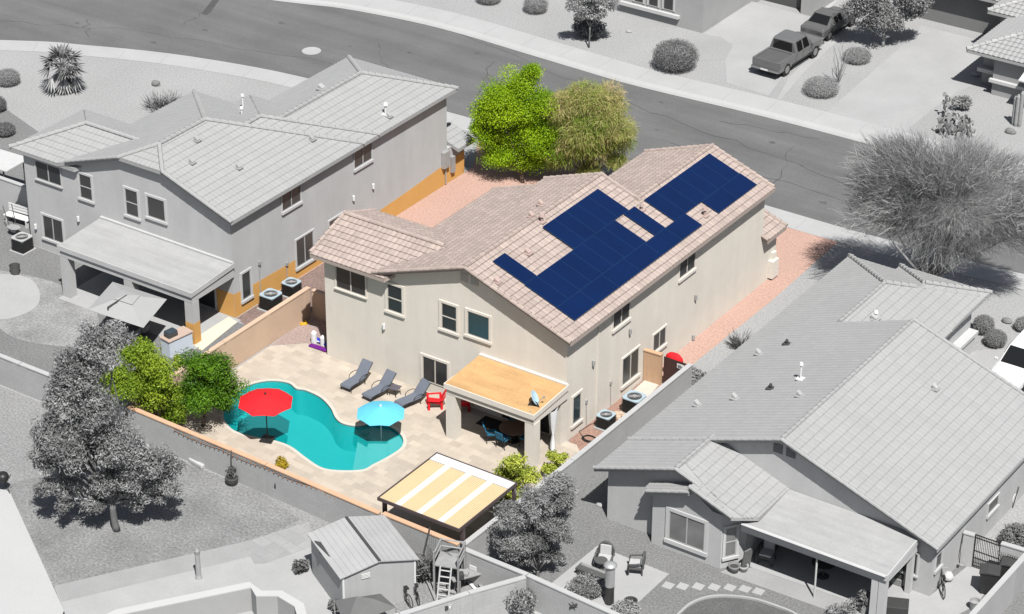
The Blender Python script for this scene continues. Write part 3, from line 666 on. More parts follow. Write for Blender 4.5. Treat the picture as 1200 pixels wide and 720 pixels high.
# solar panels: 2 m x 1 m modules in rows down the east slope
def slope_pt(x, y, lift=0): return Vector((x, y, 5.897+S*(.38-x)+lift))
sp_n = math.sqrt(1+S*S)
pan = []
def panel_proto(name, lx, ly):
    """lx along the slope (true length), ly along the ridge"""
    r = thing(name, 'x', 'solar panel', (0, 0, 0)); a = MB(); a.box((0, 0, 0), (lx-.004, ly-.004, .04)); b = a.build('frame', solar_f, r)
    a = MB(); a.box((0, 0, .036), (lx-.03, ly-.03, .006)); a.build('cells', solar_m, r); return r
pA = panel_proto('solar_panel', 1.985, 1.01); pB = panel_proto('solar_panel', 1.09, 1.98); pC = panel_proto('solar_panel', 1.985, 1.09)
spu = {}
def put_panel(proto, key, xc, yc, label):
    o = proto if not spu.get(key) else copy_tree(proto); spu[key] = 1
    p = slope_pt(xc, yc, .11); o.location = p; o.rotation_euler = (0, math.atan(S), 0); o['label'] = label; o['group'] = 'solar panels on the pink tiled roof'
put_panel(pA, 'a', -4.08, 1.53, 'single navy solar panel sticking out at the near upper corner of the roof')
for i in range(5): put_panel(pA, 'a', -4.08, 5.86+i*1.015, 'navy solar panel in the upper row of the larger array below the ridge')
for i in range(8): put_panel(pA, 'a', -2.20, 1.48+i*1.015, 'navy solar panel in the long middle row of the larger array')
put_panel(pA, 'a', -2.20, 10.44, 'navy solar panel past the bare tile gap in the larger array')
for i in range(6): put_panel(pB, 'b', -.745, 1.95+i*1.985, 'navy solar panel laid lengthwise in the lowest row along the eave')
for i in range(6): put_panel(pC, 'c', -2.18, 12.4+i*1.094, 'navy solar panel in the upper row of the smaller far end array')
for i in range(2): put_panel(pB, 'b', -.725, 15.5+i*1.984, 'navy solar panel laid lengthwise at the bottom of the smaller far end array')
# roof vents on the main house
def pipe_vent(parent, p, h=.45, r=.06, m=white):
    mb = MB(); mb.tube([p, (p[0], p[1], p[2]+h)], r, 8); mb.lathe([(r*2.2, h), (r*1.6, h+.12)], p, 8); mb.box((p[0], p[1], p[2]-.03), (.36, .36, .06)); mb.build('vent_pipe', m, parent)
def hood_vent(parent, p, s=.3, m=None):
    mb = MB(); mb.box((p[0], p[1], p[2]-.02), (s*1.6, s*1.6, .06)); mb.extr([(p[0]-s/2, p[1]-s/2, p[2]+.04), (p[0]+s/2, p[1]-s/2, p[2]+.04), (p[0]+s/2, p[1]-s/2, p[2]+.1), (p[0]-s/2, p[1]-s/2, p[2]+.26)], (0, s, 0)); mb.build('roof_vent', m or cap_pale, parent)
def onE(x, y, ex=.38, ze=5.897):
    o = (ex, 0, ze+.05); return WP(x, y, o, (S, 0, 1))
def onW(x, y, ex=-11.68, ze=8.05-S*6.03):
    return WP(x, y, (ex, 0, ze+.05), (-S, 0, 1))
vent_m = mat('clay_vent', (.50, .38, .34), .8, .05)
for p in (onE(619, 297), onE(583, 331)): hood_vent(mh_, p, .24, vent_m)
for p in (onW(623, 254), onW(634, 240)): hood_vent(mh_, p, .22, vent_m)
pipe_vent(mh_, onE(635, 260), .3, .07, vent_m); pipe_vent(mh_, onE(826, 253), .35, .07, vent_m); pipe_vent(mh_, onE(752, 246), .2, .05, vent_m)
# ================================================================== grey house on the left
lh = thing('grey_house', 'grey two storey house with orange lower wall left of the cream house', 'house', (-28, 10, 0))
XL, YL = -20.92, .32
wl = MB(); k = .1
z1 = 8.05-k-S*5.64
wl.extr([(-32, YL, 0), (XL, YL, 0), (XL, YL, z1), (-25.1, YL, 7.38), (-28.05, YL, 7.38), (-32, YL, 8.05-k-S*5.44)], (0, 4.6, 0)); wl.bb(-32, XL, YL+4.6, YL+10.4, 0, 5.9)
wl.bb(-29.2, XL, YL+10.4, 12.2, 0, 5.9); wl.bb(-27.8, XL, 12.2, 19.5, 0, 5.9)
zw = lambda y: 6.95-S*abs(y-3.0)-k
wl.extr([(-35.4, YL, 0), (-35.4, YL, 5.7), (-35.4, 5.6, 5.7), (-35.4, 5.6, 0)], (3.4, 0, 0))
wl.bb(-25, XL, 19.5, 21.2, 0, 2.2)
wl.build('wall', stucco_l, lh)
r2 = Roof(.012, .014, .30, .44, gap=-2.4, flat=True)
El = ((-20.54, 0), (-1, 0), S, 5.9)
for pl_ in ([(-20.54, .0), (-20.54, 5.24), (-26.56, 5.24), (-26.56, 1.55), (-25.05, .0)], [(-20.54, 5.24), (-20.54, 6.7), (-25.1, 6.7), (-26.56, 5.24)], [(-20.54, 6.7), (-20.54, 8.08), (-25.1, 8.08), (-25.1, 6.7)],
            [(-20.54, 8.08), (-20.54, 8.76), (-24.42, 8.76), (-25.1, 8.08)], [(-20.54, 8.76), (-20.54, 20.04), (-24.42, 16.16), (-24.42, 8.76)]): r2.slope(pl_, *El)
Wl = ((-32.58, 0), (1, 0), S, 5.9)
r2.slope([(-32.58, .0), (-28.07, .0), (-26.56, 1.55), (-26.56, 5.24), (-32.58, 11.25)], *Wl)
r2.slope([(-29.66, 5), (-25.1, 5), (-25.1, 8.08), (-29.66, 12.64)], (-29.66, 0), (1, 0), S, 5.9)
r2.slope([(-28.3, 8), (-24.42, 8), (-24.42, 16.16), (-28.3, 20.04)], (-28.3, 0), (1, 0), S, 5.9)
r2.slope([(-32.58, 11.25), (-26.56, 5.24), (-20.54, 11.25)], (0, 11.25), (0, -1), S, 5.9)
r2.slope([(-29.66, 12.64), (-25.1, 8.08), (-20.54, 12.64)], (0, 12.64), (0, -1), S, 5.9)
r2.slope([(-28.3, 20.04), (-24.42, 16.16), (-20.54, 20.04)], (0, 20.04), (0, -1), S, 5.9)
r2.slope([(-28.07, .0), (-25.05, .0), (-26.56, 1.55)], (0, 0), (0, 1), S, 7.5)
r2.slope([(-36.07, .02), (-31.4, .02), (-28.6, 2.97), (-33.1, 2.97)], (0, .02), (0, 1), S, 5.88)
r2.slope([(-36.07, 5.92), (-33.1, 2.97), (-28.6, 2.97), (-28.6, 5.92)], (0, 5.92), (0, -1), S, 5.88)
r2.slope([(-36.07, .02), (-33.1, 2.97), (-36.07, 5.92)], (-36.07, 0), (1, 0), S, 5.88)
zr = 8.08; r2.cap((-26.56, 1.6, zr), (-26.56, 5.24, zr)); r2.cap((-26.56, 5.24, zr), (-20.54, 11.25, 5.92)); r2.cap((-26.56, 5.24, zr), (-32.58, 11.25, 5.92))
r2.cap((-25.1, 6.7, 7.56), (-25.1, 8.08, 7.56)); r2.cap((-25.1, 8.08, 7.56), (-20.54, 12.64, 5.92)); r2.cap((-24.42, 8.8, 7.31), (-24.42, 16.16, 7.31)); r2.cap((-24.42, 16.16, 7.31), (-20.54, 20.04, 5.92)); r2.cap((-24.42, 16.16, 7.31), (-28.3, 20.04, 5.92))
r2.cap((-26.56, 1.55, zr), (-28.07, 0, 7.52)); r2.cap((-26.56, 1.55, zr), (-25.05, 0, 7.52)); r2.cap((-33.1, 2.97, 6.98), (-29, 2.97, 6.98)); r2.cap((-36.07, .02, 5.9), (-33.1, 2.97, 6.98))
r2.cap((-31.9, -.02, 6.2), (-28.07, -.02, 7.52), .11); r2.cap((-25.05, -.02, 7.52), (-20.54, -.02, 5.92), .11)
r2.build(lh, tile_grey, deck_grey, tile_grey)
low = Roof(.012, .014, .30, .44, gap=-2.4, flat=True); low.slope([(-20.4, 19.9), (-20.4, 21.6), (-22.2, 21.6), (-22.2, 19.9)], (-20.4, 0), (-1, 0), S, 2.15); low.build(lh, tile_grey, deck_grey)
NFL = (0, -1, 0)
window(lh, qY(YL, (41.2, 187), (71.3, 197.5), (72, 218), (43.3, 209.5)), glass, frame_g, stucco_l, 'v', .06, .08, nrm=NFL)
window(lh, qY(YL, (92.5, 203), (106.7, 207.5), (108.7, 236), (94.5, 231)), glass_g, frame_g, trim_g, 'h', .12, .13, nrm=NFL)
window(lh, qY(YL, (146.3, 220), (160.7, 225), (163, 256), (148, 250.5)), glass_g, frame_g, trim_g, 'h', .12, .13, nrm=NFL)
window(lh, qY(YL, (172.2, 229), (193, 236), (194.3, 260), (174, 253.5)), glass_g, frame_g, trim_g, None, .13, .13, nrm=NFL)
window(lh, qY(YL, (50, 252), (73, 259), (74.5, 285), (51.8, 278.5)), glass_g, frame_g, trim_g, 'v', .12, .13, nrm=NFL)
for q, mu, b in ((((282.5, 322), (292.5, 316), (293, 347), (283, 353)), None, .12), (((329.5, 227.5), (351.8, 214.5), (351.8, 236), (330.5, 248.5)), 'v', .05), (((414, 176), (435.5, 164), (435.5, 186), (415.5, 198.5)), 'v', .05), (((346.2, 281.5), (366.5, 271), (366.8, 304), (347, 312.5)), 'v', .1), (((385, 260), (401, 250.5), (401, 268), (385.5, 274)), None, .1)):
    window(lh, qX(XL, *q), glass_g, frame_g, trim_g, mu, b, .15, nrm=NX)
window(lh, [(-24.6, YL, 2.1), (-22.2, YL, 2.1), (-22.2, YL, .1), (-24.6, YL, .1)], glass, frame_g, trim_g, 'v', .06, 0, nrm=NFL, name='sliding_door')
# orange paint along the foot of the side wall
ob_ = MB(); top = [(.33, 1.42), (2.1, 1.3), (5.4, 1.2), (9, 1.05), (13, .98), (16, 1.1), (19, 1.3), (21.2, 1.45)]
for (ya, za), (yb, zb) in zip(top, top[1:]): ob_.extr([(XL+.004, ya, 0), (XL+.004, yb, 0), (XL+.004, yb, zb), (XL+.004, ya, za)], (.006, 0, 0))
ob_.bb(-22.1, XL, YL-.012, YL-.004, 0, 1.42); ob_.build('orange_wall_base', stucco_lx, lh)
lc = MB(); X0, X1, YF = -29.95, -20.8, -3.1
lc.extr([(X0, YL, 3.22), (X0, YF, 3.0), (X0, YF, 3.1), (X0, YL, 3.32)], (X1-X0, 0, 0)); lco = lc.build('patio_cover', roll_grey, lh)
fb = MB(); fb.bb(X0-.04, X1+.04, YF-.05, YF-.003, 2.84, 3.12); fb.extr([(X1+.003, YF, 2.86), (X1+.003, YL, 3.06), (X1+.003, YL, 3.34), (X1+.003, YF, 3.12)], (.04, 0, 0)); fb.bb(X0, X1, YL-.16, YL-.003, 3.323, 3.40)
fb.bb(X0+.05, X1-.02, YF+.05, YF+.4, 2.45, 2.85); fb.bb(X1-.42, X1-.02, YF+.4, YL-.02, 2.5, 2.9); fb.build('beam', stucco_l, lco)
for x in (X0+.28, -25.2, X1-.28):
    b = MB(); b.bb(x-.27, x+.27, YF+.05, YF+.55, .03, 2.46); b.build('post', stucco_l, lco)
b = MB(); x = X1-.28; b.bb(x-.275, x+.275, YF+.045, YF+.555, .03, 1.25); b.build('orange_post_base', stucco_lx, lco)
lamp_on(lh, WY(93, 256, YL), NFL); lamp_on(lh, WX(436, 218, XL), NX); lamp_on(lh, WX(413, 232, XL), NX); lamp_on(lh, WY(43, 265, YL), NFL)
zEl = lambda x: 5.9+S*(-20.54-x)
oEl = lambda x, y: onE(x, y, -20.54, 5.9)
for p in (oEl(231, 165), oEl(225, 191), oEl(280, 197), oEl(366, 164), oEl(456, 137)): hood_vent(lh, p, .22, tile_grey)
pipe_vent(lh, oEl(452, 134), .55, .07); pipe_vent(lh, (-28.2, 10.3, 6.1), 1.0, .05); pipe_vent(lh, (-27.2, 9.0, 6.5), .6, .05)
hood_vent(lh, WP(377, 104, (-28.3, 0, 5.95), (-S, 0, 1)), .3)
cd = MB()
for px, py, h in ((303, 308, 2.2), (335, 309, 1.4), (445, 226, 0)):
    q = WX(px, py, XL)
    if h: cd.tube([(XL+.04, q[1], q[2]+.1), (XL+.04, q[1], .1)], .03, 5); cd.bb(XL+.01, XL+.12, q[1]-.08, q[1]+.08, q[2]-.1, q[2]+.1)
cd.build('conduit', galv, lh)
em = MB(); q = WX(521, 191, XL)[1]; em.bb(XL+.01, XL+.25, q-.35, q+.2, 1.2, 2.2); em.bb(XL+.01, XL+.2, q+.5, q+.8, .6, 1.6); em.tube([(XL+.08, q, 1.2), (XL+.08, q, .1)], .04, 6); em.build('meter_box', galv, lh)
# ================================================================== single storey house on the right
rh = thing('single_storey_house', 'low grey house with a wide pale tiled roof right of the cream house', 'house', (12, 6, 0))
ZE = 2.9; rz = lambda x: ZE+S*(x-4.75)
wl = MB(); k = .1
def topz(x, xl, xr): return ZE-k+S*min(x-xl, xr-x)
wl.extr([(5.18, -1.6, 0), (20.2, -1.6, 0), (20.2, -1.6, topz(20.2, 4.75, 20.55)), (12.65, -1.6, topz(12.65, 4.75, 20.55)), (5.18, -1.6, topz(5.18, 4.75, 20.55))], (0, 12.2, 0))
wl.extr([(5.18, -4.45, 0), (11.8, -4.45, 0), (11.8, -4.45, 4.43-k-S*2.77), (9.03, -4.45, 4.43-k), (5.18, -4.45, ZE-k+S*.43)], (0, 2.84, 0))
wl.prism([(7.9, -4.46), (7.9, -4.98), (11.5, -4.98), (12.2, -3.95), (12.2, -1.61), (11.0, -1.61), (11.0, -4.0)], 0, 2.88)
wl.extr([(7.9, -4.98, 2.88), (11.0, -4.98, 2.88), (9.95, -4.98, 3.55), (9.0, -4.98, 3.25)], (0, .5, 0))
wl.bb(5.18, 12.1, 10.61, 19.4, 0, 2.85)
wl.build('wall', stucco_r, rh)
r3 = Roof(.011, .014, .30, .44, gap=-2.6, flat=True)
Wr = ((4.75, 0), (1, 0), S, ZE)
r3.slope([(4.75, -2.0), (12.65, -2.0), (12.65, 11), (4.75, 11)], *Wr)
r3.slope([(4.75, -5.0), (9.03, -5.0), (9.03, -2.0), (4.75, -2.0)], *Wr)
r3.slope([(4.75, 11), (8.75, 11), (8.75, 15.9), (4.75, 19.9)], *Wr)
r3.slope([(20.55, -2.0), (20.55, 11), (12.65, 11), (12.65, -2.0)], (20.55, 0), (-1, 0), S, ZE)
zl = 4.43; r3.slope([(9.03, -5.0), (11.0, -5.0), (12.2, -5.45), (13.0, -4.4), (13.0, .5), (9.03, .5)], (13.31, 0), (-1, 0), S, ZE)
r3.slope([(7.85, -5.45), (10.0, -5.45), (10.0, -4.6), (7.5, -4.6), (7.5, -4.95)], (7.4, 0), (1, 0), S, 2.86)
r3.slope([(10.0, -5.45), (12.2, -5.45), (11.0, -4.9), (10.0, -4.9)], (13.31, 0), (-1, 0), S, ZE)
r3.slope([(8.75, 11), (12.75, 11), (12.55, 19.9), (8.75, 15.9)], (12.75, 0), (-1, 0), S, ZE)
r3.slope([(4.75, 19.9), (8.75, 15.9), (12.75, 19.9)], (0, 19.9), (0, -1), S, ZE)
r3.slope([(7.45, 20.45), (10.03, 17.87), (12.6, 20.45)], (0, 20.45), (0, -1), S, ZE); r3.slope([(12.6, 14), (12.6, 20.45), (10.03, 17.87), (10.03, 14)], (12.6, 0), (-1, 0), S, ZE+.01); r3.slope([(7.45, 20.45), (7.45, 17), (10.03, 17), (10.03, 17.87)], (7.45, 0), (1, 0), S, ZE)
r3.cap((12.65, -2.0, 5.74), (12.65, 11, 5.74), .11); r3.cap((9.03, -5.0, zl+.02), (9.03, -1.7, zl+.02), .11); r3.cap((8.75, 11, 4.35), (8.75, 15.9, 4.35), .11)
r3.cap((8.75, 15.9, 4.35), (4.75, 19.9, 2.92)); r3.cap((8.75, 15.9, 4.35), (9.9, 17.1, 3.92)); r3.cap((10.03, 17.87, 3.85), (12.6, 20.45, 2.92)); r3.cap((10.03, 17.87, 3.85), (7.45, 20.45, 2.92)); r3.cap((12.65, 11, 5.74), (20.55, 11, 2.92), .1)
for a, b in (((4.75, -5.03, 2.92), (9.03, -5.03, zl)), ((9.03, -5.03, zl), (10.3, -5.03, zl-S*1.27)), ((4.75, -2.03, ZE), (12.65, -2.03, 5.72)), ((12.65, -2.03, 5.72), (20.55, -2.03, 2.92)), ((7.85, -5.47, 3.05), (9.98, -5.47, 3.8)), ((10.0, -5.47, 4.1), (12.2, -5.47, 3.3))):
    r3.cap(a, b, .1)
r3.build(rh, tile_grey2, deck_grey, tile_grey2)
window(rh, qY(-4.98, (785, 599.5), (826.5, 612), (825, 646), (783.5, 631.5)), glass_p, frame_g, trim_g, 'v', .17, .2, nrm=NF)
nb = Vector((1.03, -.7, 0)).normalized(); ob0 = (11.5, -4.98, 0)
window(rh, [WP(x, y, ob0, nb) for x, y in ((850.5, 618), (863, 617.5), (863, 651), (849.5, 652))], glass_p, frame_g, trim_g, 'h', .12, .14, nrm=tuple(nb))
window(rh, qX(20.2, (1158, 591), (1170, 579), (1170, 590), (1158, 602)), glass_g, frame_g, trim_g, None, .06, .16, nrm=NX)
window(rh, qX(20.2, (1097, 651), (1103.5, 645), (1103.5, 660), (1097, 666)), glass_g, frame_g, trim_g, None, .08, .16, nrm=NX)
window(rh, [(13.2, -1.6, 2.1), (17.6, -1.6, 2.1), (17.6, -1.6, .1), (13.2, -1.6, .1)], glass, frame_g, trim_g, 'v', .06, 0, nrm=NF, name='sliding_door')
window(rh, [(18.6, -1.6, 2.0), (19.5, -1.6, 2.0), (19.5, -1.6, .9), (18.6, -1.6, .9)], glass_g, frame_g, trim_g, None, .08, .1, nrm=NF)
lv = MB()
for x in (12.3, 12.95):
    for i in range(5): lv.box((x, -1.62, 4.7+i*.09), (.45, .05, .05), tilt=.5)
    lv.bb(x-.24, x+.24, -1.615, -1.603, 4.66, 5.18)
lv.build('gable_vent', trim_d, rh)
rc = MB(); rc.extr([(11.9, -1.62, 2.92), (11.9, -4.75, 2.62), (11.9, -4.75, 2.70), (11.9, -1.62, 3.0)], (7.6, 0, 0))
rco = rc.build('patio_cover', roll_grey, rh)
fb = MB(); fb.bb(12.4, 19.54, -4.80, -4.753, 2.42, 2.72); fb.extr([(19.503, -4.75, 2.44), (19.503, -1.62, 2.72), (19.503, -1.62, 3.02), (19.503, -4.75, 2.72)], (.04, 0, 0)); fb.bb(12.3, 19.48, -4.7, -4.4, 2.2, 2.60); fb.bb(19.1, 19.48, -4.39, -1.63, 2.2, 2.62)
fb.tube([(12.4, -4.86, 2.70), (19.5, -4.86, 2.70)], .06, 6); fb.build('beam', trim_g, rco)
for x, r_ in ((18.95, .0), (19.3, 0)):
    b = MB(); b.bb(x-.16, x+.16, -4.7, -4.38, .03, 2.2); b.build('post', trim_g, rco)
b = MB(); b.tube([(16.05, -4.55, .03), (16.05, -4.55, 2.2)], .045, 8); b.build('post', trim_g, rco)
b = MB(); b.bb(19.15, 19.4, -1.95, -1.7, .03, 2.2); b.build('post', trim_g, rco)
oW = lambda x, y: onW(x, y, 4.75, ZE); oE = lambda x, y: onE(x, y, 20.55, ZE)
for p in (oW(817, 475), oW(861, 467), oW(889, 415), oW(937, 464), oE(1096, 456)): hood_vent(rh, p, .22, cap_pale)
pipe_vent(rh, oW(938, 444), .75, .05); hood_vent(rh, WP(1025, 374, (12.75, 0, ZE+.05), (S, 0, 1)), .3); pipe_vent(rh, WP(1026, 373, (12.75, 0, ZE), (S, 0, 1)), .3, .06)
pipe_vent(rh, oW(903, 455), .12, .04, dark); pipe_vent(rh, oW(922, 403), .12, .04, dark)
fp = MB(); q = g(1143, 392); fp.bb(12.1, 12.5, 17.0, 19.2, 0, 1.0); fp.bb(12.1, 12.62, 16.9, 19.3, 1.0, 1.2); fp.build('front_ledge', trim_g, rh)
# ================================================================== houses across the street
fa = thing('far_house', 'grey house across the street behind the parked pickup truck', 'house', (-22, 52, 0))
wl = MB(); wl.bb(-27.5, -19.9, 46.75, 53.3, 0, 5.2); wl.bb(-19.9, -19.5, 53.3, 60, 0, 5.0); wl.bb(-19.5, -16.2, 53.32, 60, 2.3, 5.0); wl.bb(-16.2, -15.4, 53.3, 60, 0, 5.0); wl.bb(-27.5, -15.4, 60, 64, 0, 5.0); wl.build('wall', stucco_far, fa)
rf_ = Roof(.02, .02, .3, .42); rf_.slope([(-28, 46.2), (-19.3, 46.2), (-19.3, 50), (-28, 50)], (0, 46.2), (0, 1), S, 5.25); rf_.slope([(-19.0, 52.8), (-19, 64), (-22, 64), (-22, 52.8)], (-19, 0), (-1, 0), S, 5.2); rf_.build(fa, tile_grey, deck_grey)
for x0, x1 in ((743, 753.5), (760, 771), (777.5, 789)):
    q0 = WY(x0, 10, 46.75); q1 = WY(x1, 18.5, 46.75); window(fa, [(q0[0], 46.75, 2.6), (q1[0], 46.75, 2.6), (q1[0], 46.75, 1.0), (q0[0], 46.75, 1.0)], glass_g, frame_g, trim_g, None, .1, 0, nrm=NF)
sb = MB(); sb.bb(-26.2, -21.6, 46.5, 46.74, .62, .85); sb.build('window_ledge', trim_g, fa)
gd = MB(); gd.bb(-19.5, -16.2, 53.9, 54.0, 0, 2.3); gd.build('garage_door', mat('door_grey', .10, .6, .05), fa)
fb_ = thing('corner_house', 'pale stucco house with barrel tile roof at the top right edge', 'house', (2, 52, 0))
wl = MB(); sf2 = mat('corner_stucco', .38, .9, .05, .8, .05, 14)
c0 = g(1158, 110); c1 = g(1151, 96)
wl.bb(-1.55, -.3, 50.0, 60, 0, 2.75); wl.bb(-.3, 12, 48.75, 60, 0, 2.75); wl.bb(-10.1, -9.5, 56.9, 62, 0, 2.9); wl.bb(-9.5, -3.3, 57.0, 62, 2.3, 3.0); wl.bb(-3.3, 8, 56.2, 64, 0, 6.0)
wl.build('wall', sf2, fb_)
gd = MB(); gd.bb(-9.5, -3.3, 57.15, 57.25, 0, 2.3); gd.build('garage_door', mat('garage_grey', .22, .7, .05), fb_)
gr_ = Roof(.05, .03, .34, .42)
gr_.slope([(-2.0, 48.25), (12, 48.25), (12, 52.5), (2.2, 52.5)], (0, 48.25), (0, 1), .3, 2.75); gr_.slope([(-2.0, 48.25), (2.2, 52.5), (2.2, 55), (-2, 55)], (-2, 0), (1, 0), .3, 2.75)
gr_.slope([(-3.4, 54.2), (5, 54.2), (5, 57), (-.6, 57)], (0, 54.2), (0, 1), .3, 2.95); gr_.slope([(-3.4, 54.2), (-.6, 57), (-3.4, 59.5)], (-3.4, 0), (1, 0), .3, 2.95)
gr_.slope([(-10.6, 56.4), (-3.35, 56.4), (-3.35, 57.6), (-10.6, 57.6)], (0, 56.4), (0, 1), .3, 2.75)
gr_.cap((-2, 48.25, 2.8), (2.2, 52.5, 4.06)); gr_.cap((-3.4, 54.2, 3.0), (-.6, 57, 3.83)); gr_.build(fb_, tile_grey, deck_grey, cap_pale)
bd = MB(); bd.bb(-1.75, -.25, 49.6, 50.0, .9, 1.15); bd.bb(-.45, 12, 48.5, 48.75, .9, 1.1); bd.build('stone_band', trim_g, fb_)
aw = MB(); q = g(1182, 95, 2.2); aw.extr([(2.0, 48.74, 2.5), (2.0, 47.2, 2.05), (2.0, 47.2, 2.12), (2.0, 48.74, 2.57)], (4, 0, 0)); aw.build('window_awning', trim_g, fb_)
# ================================================================== boundary walls
def bwall(name, label, pts, h, m, capm, t=.2, group=None, posts=True, z0=0, cap=True):
    pts = [tuple(p[:2]) for p in pts]; r = thing(name, label, 'wall', (pts[0][0], pts[0][1], z0), group); mb = MB(); cp = MB(); po = MB()
    for a, b in zip(pts, pts[1:]):
        a_, b_ = Vector(a), Vector(b); L = (b_-a_).length; ang = math.atan2(b_[1]-a_[1], b_[0]-a_[0]); c = (a_+b_)/2
        mb.box((c[0], c[1], z0), (L, t, h), ang)
        if cap: cp.box((c[0], c[1], z0+h+.002), (L+.02, t+.06, .06), ang)
        if posts:
            n = max(1, round(L/4.5))
            for i in range(n+1):
                q = a_.lerp(b_, min(max(i/n, .3/L), 1-.3/L)); po.box((q[0], q[1], z0), (.36, t+.03, h-.003), ang); 
    mb.build('panel', m, r)
    if cap: cp.build('coping', capm, r)
    if posts: po.build('pilaster', m, r)
    return r
back = [(-17.7, -11.5), (-9.0, -11.72), (-2.25, -12.0)]
bwall('block_wall', 'grey block wall with tan coping behind the pool, seen from the lawn side', back, 1.62, block_w, cap_tan)
bwall('block_wall', 'grey block wall with tan coping between the pergola and the shed yard', [(-2.0, -12.03), (2.2, -12.1)], 1.72, block_w, cap_tan)
bwall('block_wall', 'tan stucco wall between the pool deck and the grey two storey house', [(-17.72, -11.2), (-17.78, -4.3), (-17.78, 2.62)], 1.75, block_tan, block_tan)
bwall('block_wall', 'short tan wall joining the side wall to the cream house corner', [(-17.6, 2.75), (-14.6, 2.95)], 1.6, block_tan, block_tan, posts=False)
bwall('block_wall', 'grey block wall running along the right side of the cream house', [(2.35, -11.9), (2.55, -3.4), (2.6, 7.3)], 1.65, block_wx, cap_g)
bwall('block_wall', 'grey block wall between the shed yard and the garden chairs of the low house', [(2.45, -12.15), (5.95, -12.2), (15.2, -12.75)], 1.62, block_w, cap_g, group=None)
bwall('block_wall', 'pale block wall with a sun ornament along the bottom of the photo', [(5.95, -12.4), (4.6, -14.75), (3.1, -17.7), (.5, -22)], 1.62, block_w, cap_g)
bwall('block_wall', 'grey block wall on the left behind the big grey tree', [(-34.5, -11.45), (-24.8, -11.5), (-17.9, -11.5)], 1.65, block_w, cap_g)
bwall('block_wall', 'short grey wall stub beside the iron gate of the low house', [(20.25, 1.5), (20.75, 1.55)], 1.7, stucco_r, cap_g, posts=False)
bwall('block_wall', 'short grey wall right of the iron gate', [(22.0, 1.65), (23.25, 1.75)], 1.7, stucco_r, cap_g, posts=False)
bwall('block_wall', 'pale block wall with a screened opening at the lower right edge', [(23.3, 16), (23.3, 1.6), (23.25, -8), (23, -14)], 1.75, block_wx, cap_g)
bwall('block_wall', 'tall pale side wall left of the grey two storey house', [(-35.5, 2.5), (-46, 2.5)], 2.0, stucco_l, cap_g, posts=False)
# gate of the cream house: tan wing and dark slatted gate with a sign
gt = thing('side_gate', 'dark slatted side gate with a white sign beside the cream house', 'gate', (1.5, 7.3, 0))
a = MB()
for i in range(13): a.box((1.12+i*.115, 7.3, .08), (.105, .03, 1.55))
a.build('slat', gate_dark, gt); a = MB(); a.bb(1.05, 2.5, 7.32, 7.37, 1.2, 1.3); a.bb(1.05, 2.5, 7.32, 7.37, .3, .4); a.build('rail', black, gt)
a = MB(); a.bb(1.85, 2.25, 7.255, 7.28, 1.25, 1.5); a.build('sign', white, gt)
a = MB()
for i in range(3): a.bb(1.9, 2.2-.05*i, 7.245, 7.254, 1.30+i*.06, 1.325+i*.06)
a.build('sign_lines', dark, gt)
bwall('garden_wall', 'tan stucco wing wall between the cream house and its dark gate', [(.03, 7.15), (1.0, 7.2)], 1.72, orange_wood, orange_wood, posts=False)
# right iron gate
ig = thing('iron_gate', 'black iron bar gate between two short grey walls by the low house', 'gate', (21.4, 1.6, 0)); a = MB()
for i in range(15): a.tube([(20.8+i*.083, 1.58, .1), (20.8+i*.083, 1.58, 1.75)], .014, 5)
a.build('bar', black, ig); a = MB()
for z in (.12, .9, 1.6, 1.75): a.bb(20.76, 21.98, 1.56, 1.60, z-.02, z+.02)
for x in (20.76, 21.96): a.bb(x-.02, x+.02, 1.56, 1.60, .05, 1.78)
a.build('gate_frame', black, ig)
# string lights along the back wall
stg = thing('string_lights', 'string of small bulbs drooping along the tan coping behind the pool', 'string lights', (-13, -11.6, 0)); a = MB(); bl = MB()
xs = np.arange(-14.6, -2.3, .28); pts = [(x, -11.55-.023*(x+17.7)-.13, 1.62-.10*abs(math.sin((x+14.6)*1.1))) for x in xs]; a.tube(pts, .012, 4); a.build('cable', black, stg)
for p in pts[::1]: bl.lathe([(.02, -.02), (.035, -.06), (.02, -.11)], p, 6)
bl.build('bulb', mat('amber_bulb', (.5, .22, .1), .4), stg)
# ================================================================== trees
def ptree(name, label, cat, bpx, lst, nl, ls, lm, bm_, tr, **k):
    b = g(*bpx); kk = {q: k.pop(q) for q in ('depth',) if q in k}
    return tree(name, label, cat, b, pxclumps(b, lst, **kk), nl, ls, lm, bm_, tr, **k)
ptree('shade_tree', 'tall grey leafed tree standing on the lawn at the lower left', 'tree', (137, 622),
      [(110, 400, 26), (138, 396, 20), (124, 416, 24), (88, 425, 28), (104, 432, 24), (98, 455, 28), (74, 470, 26), (82, 512, 34), (112, 485, 34), (112, 515, 36), (148, 520, 36), (180, 540, 30), (202, 548, 16), (68, 548, 26), (102, 548, 32), (150, 550, 32), (186, 565, 22), (84, 575, 20), (122, 570, 20), (163, 575, 18), (55, 572, 14), (50, 545, 16), (202, 572, 14), (135, 560, 24), (60, 520, 22), (112, 588, 16), (156, 590, 16), (55, 500, 22), (48, 528, 18), (96, 440, 24), (70, 452, 20), (135, 582, 16), (75, 590, 12), (185, 585, 12)], 80000, .17, leaf_g, bark_g, .19, fork=.62, aspect=.34, k=14, f=.42)
CB = (-16.6, -10.4, 0)
tree('garden_tree', 'bright green leafy tree behind the pool wall, left of the round citrus tree', 'tree', CB,
     pxclumps(CB, [(160, 424, 25), (184, 434, 25), (140, 440, 26), (120, 446, 17), (165, 456, 30), (190, 466, 28), (206, 490, 18), (178, 450, 26)]), 38000, .11, leafmat('fresh_leaf', (.12, .26, .012), (.46, .58, .05)), bark, .1)
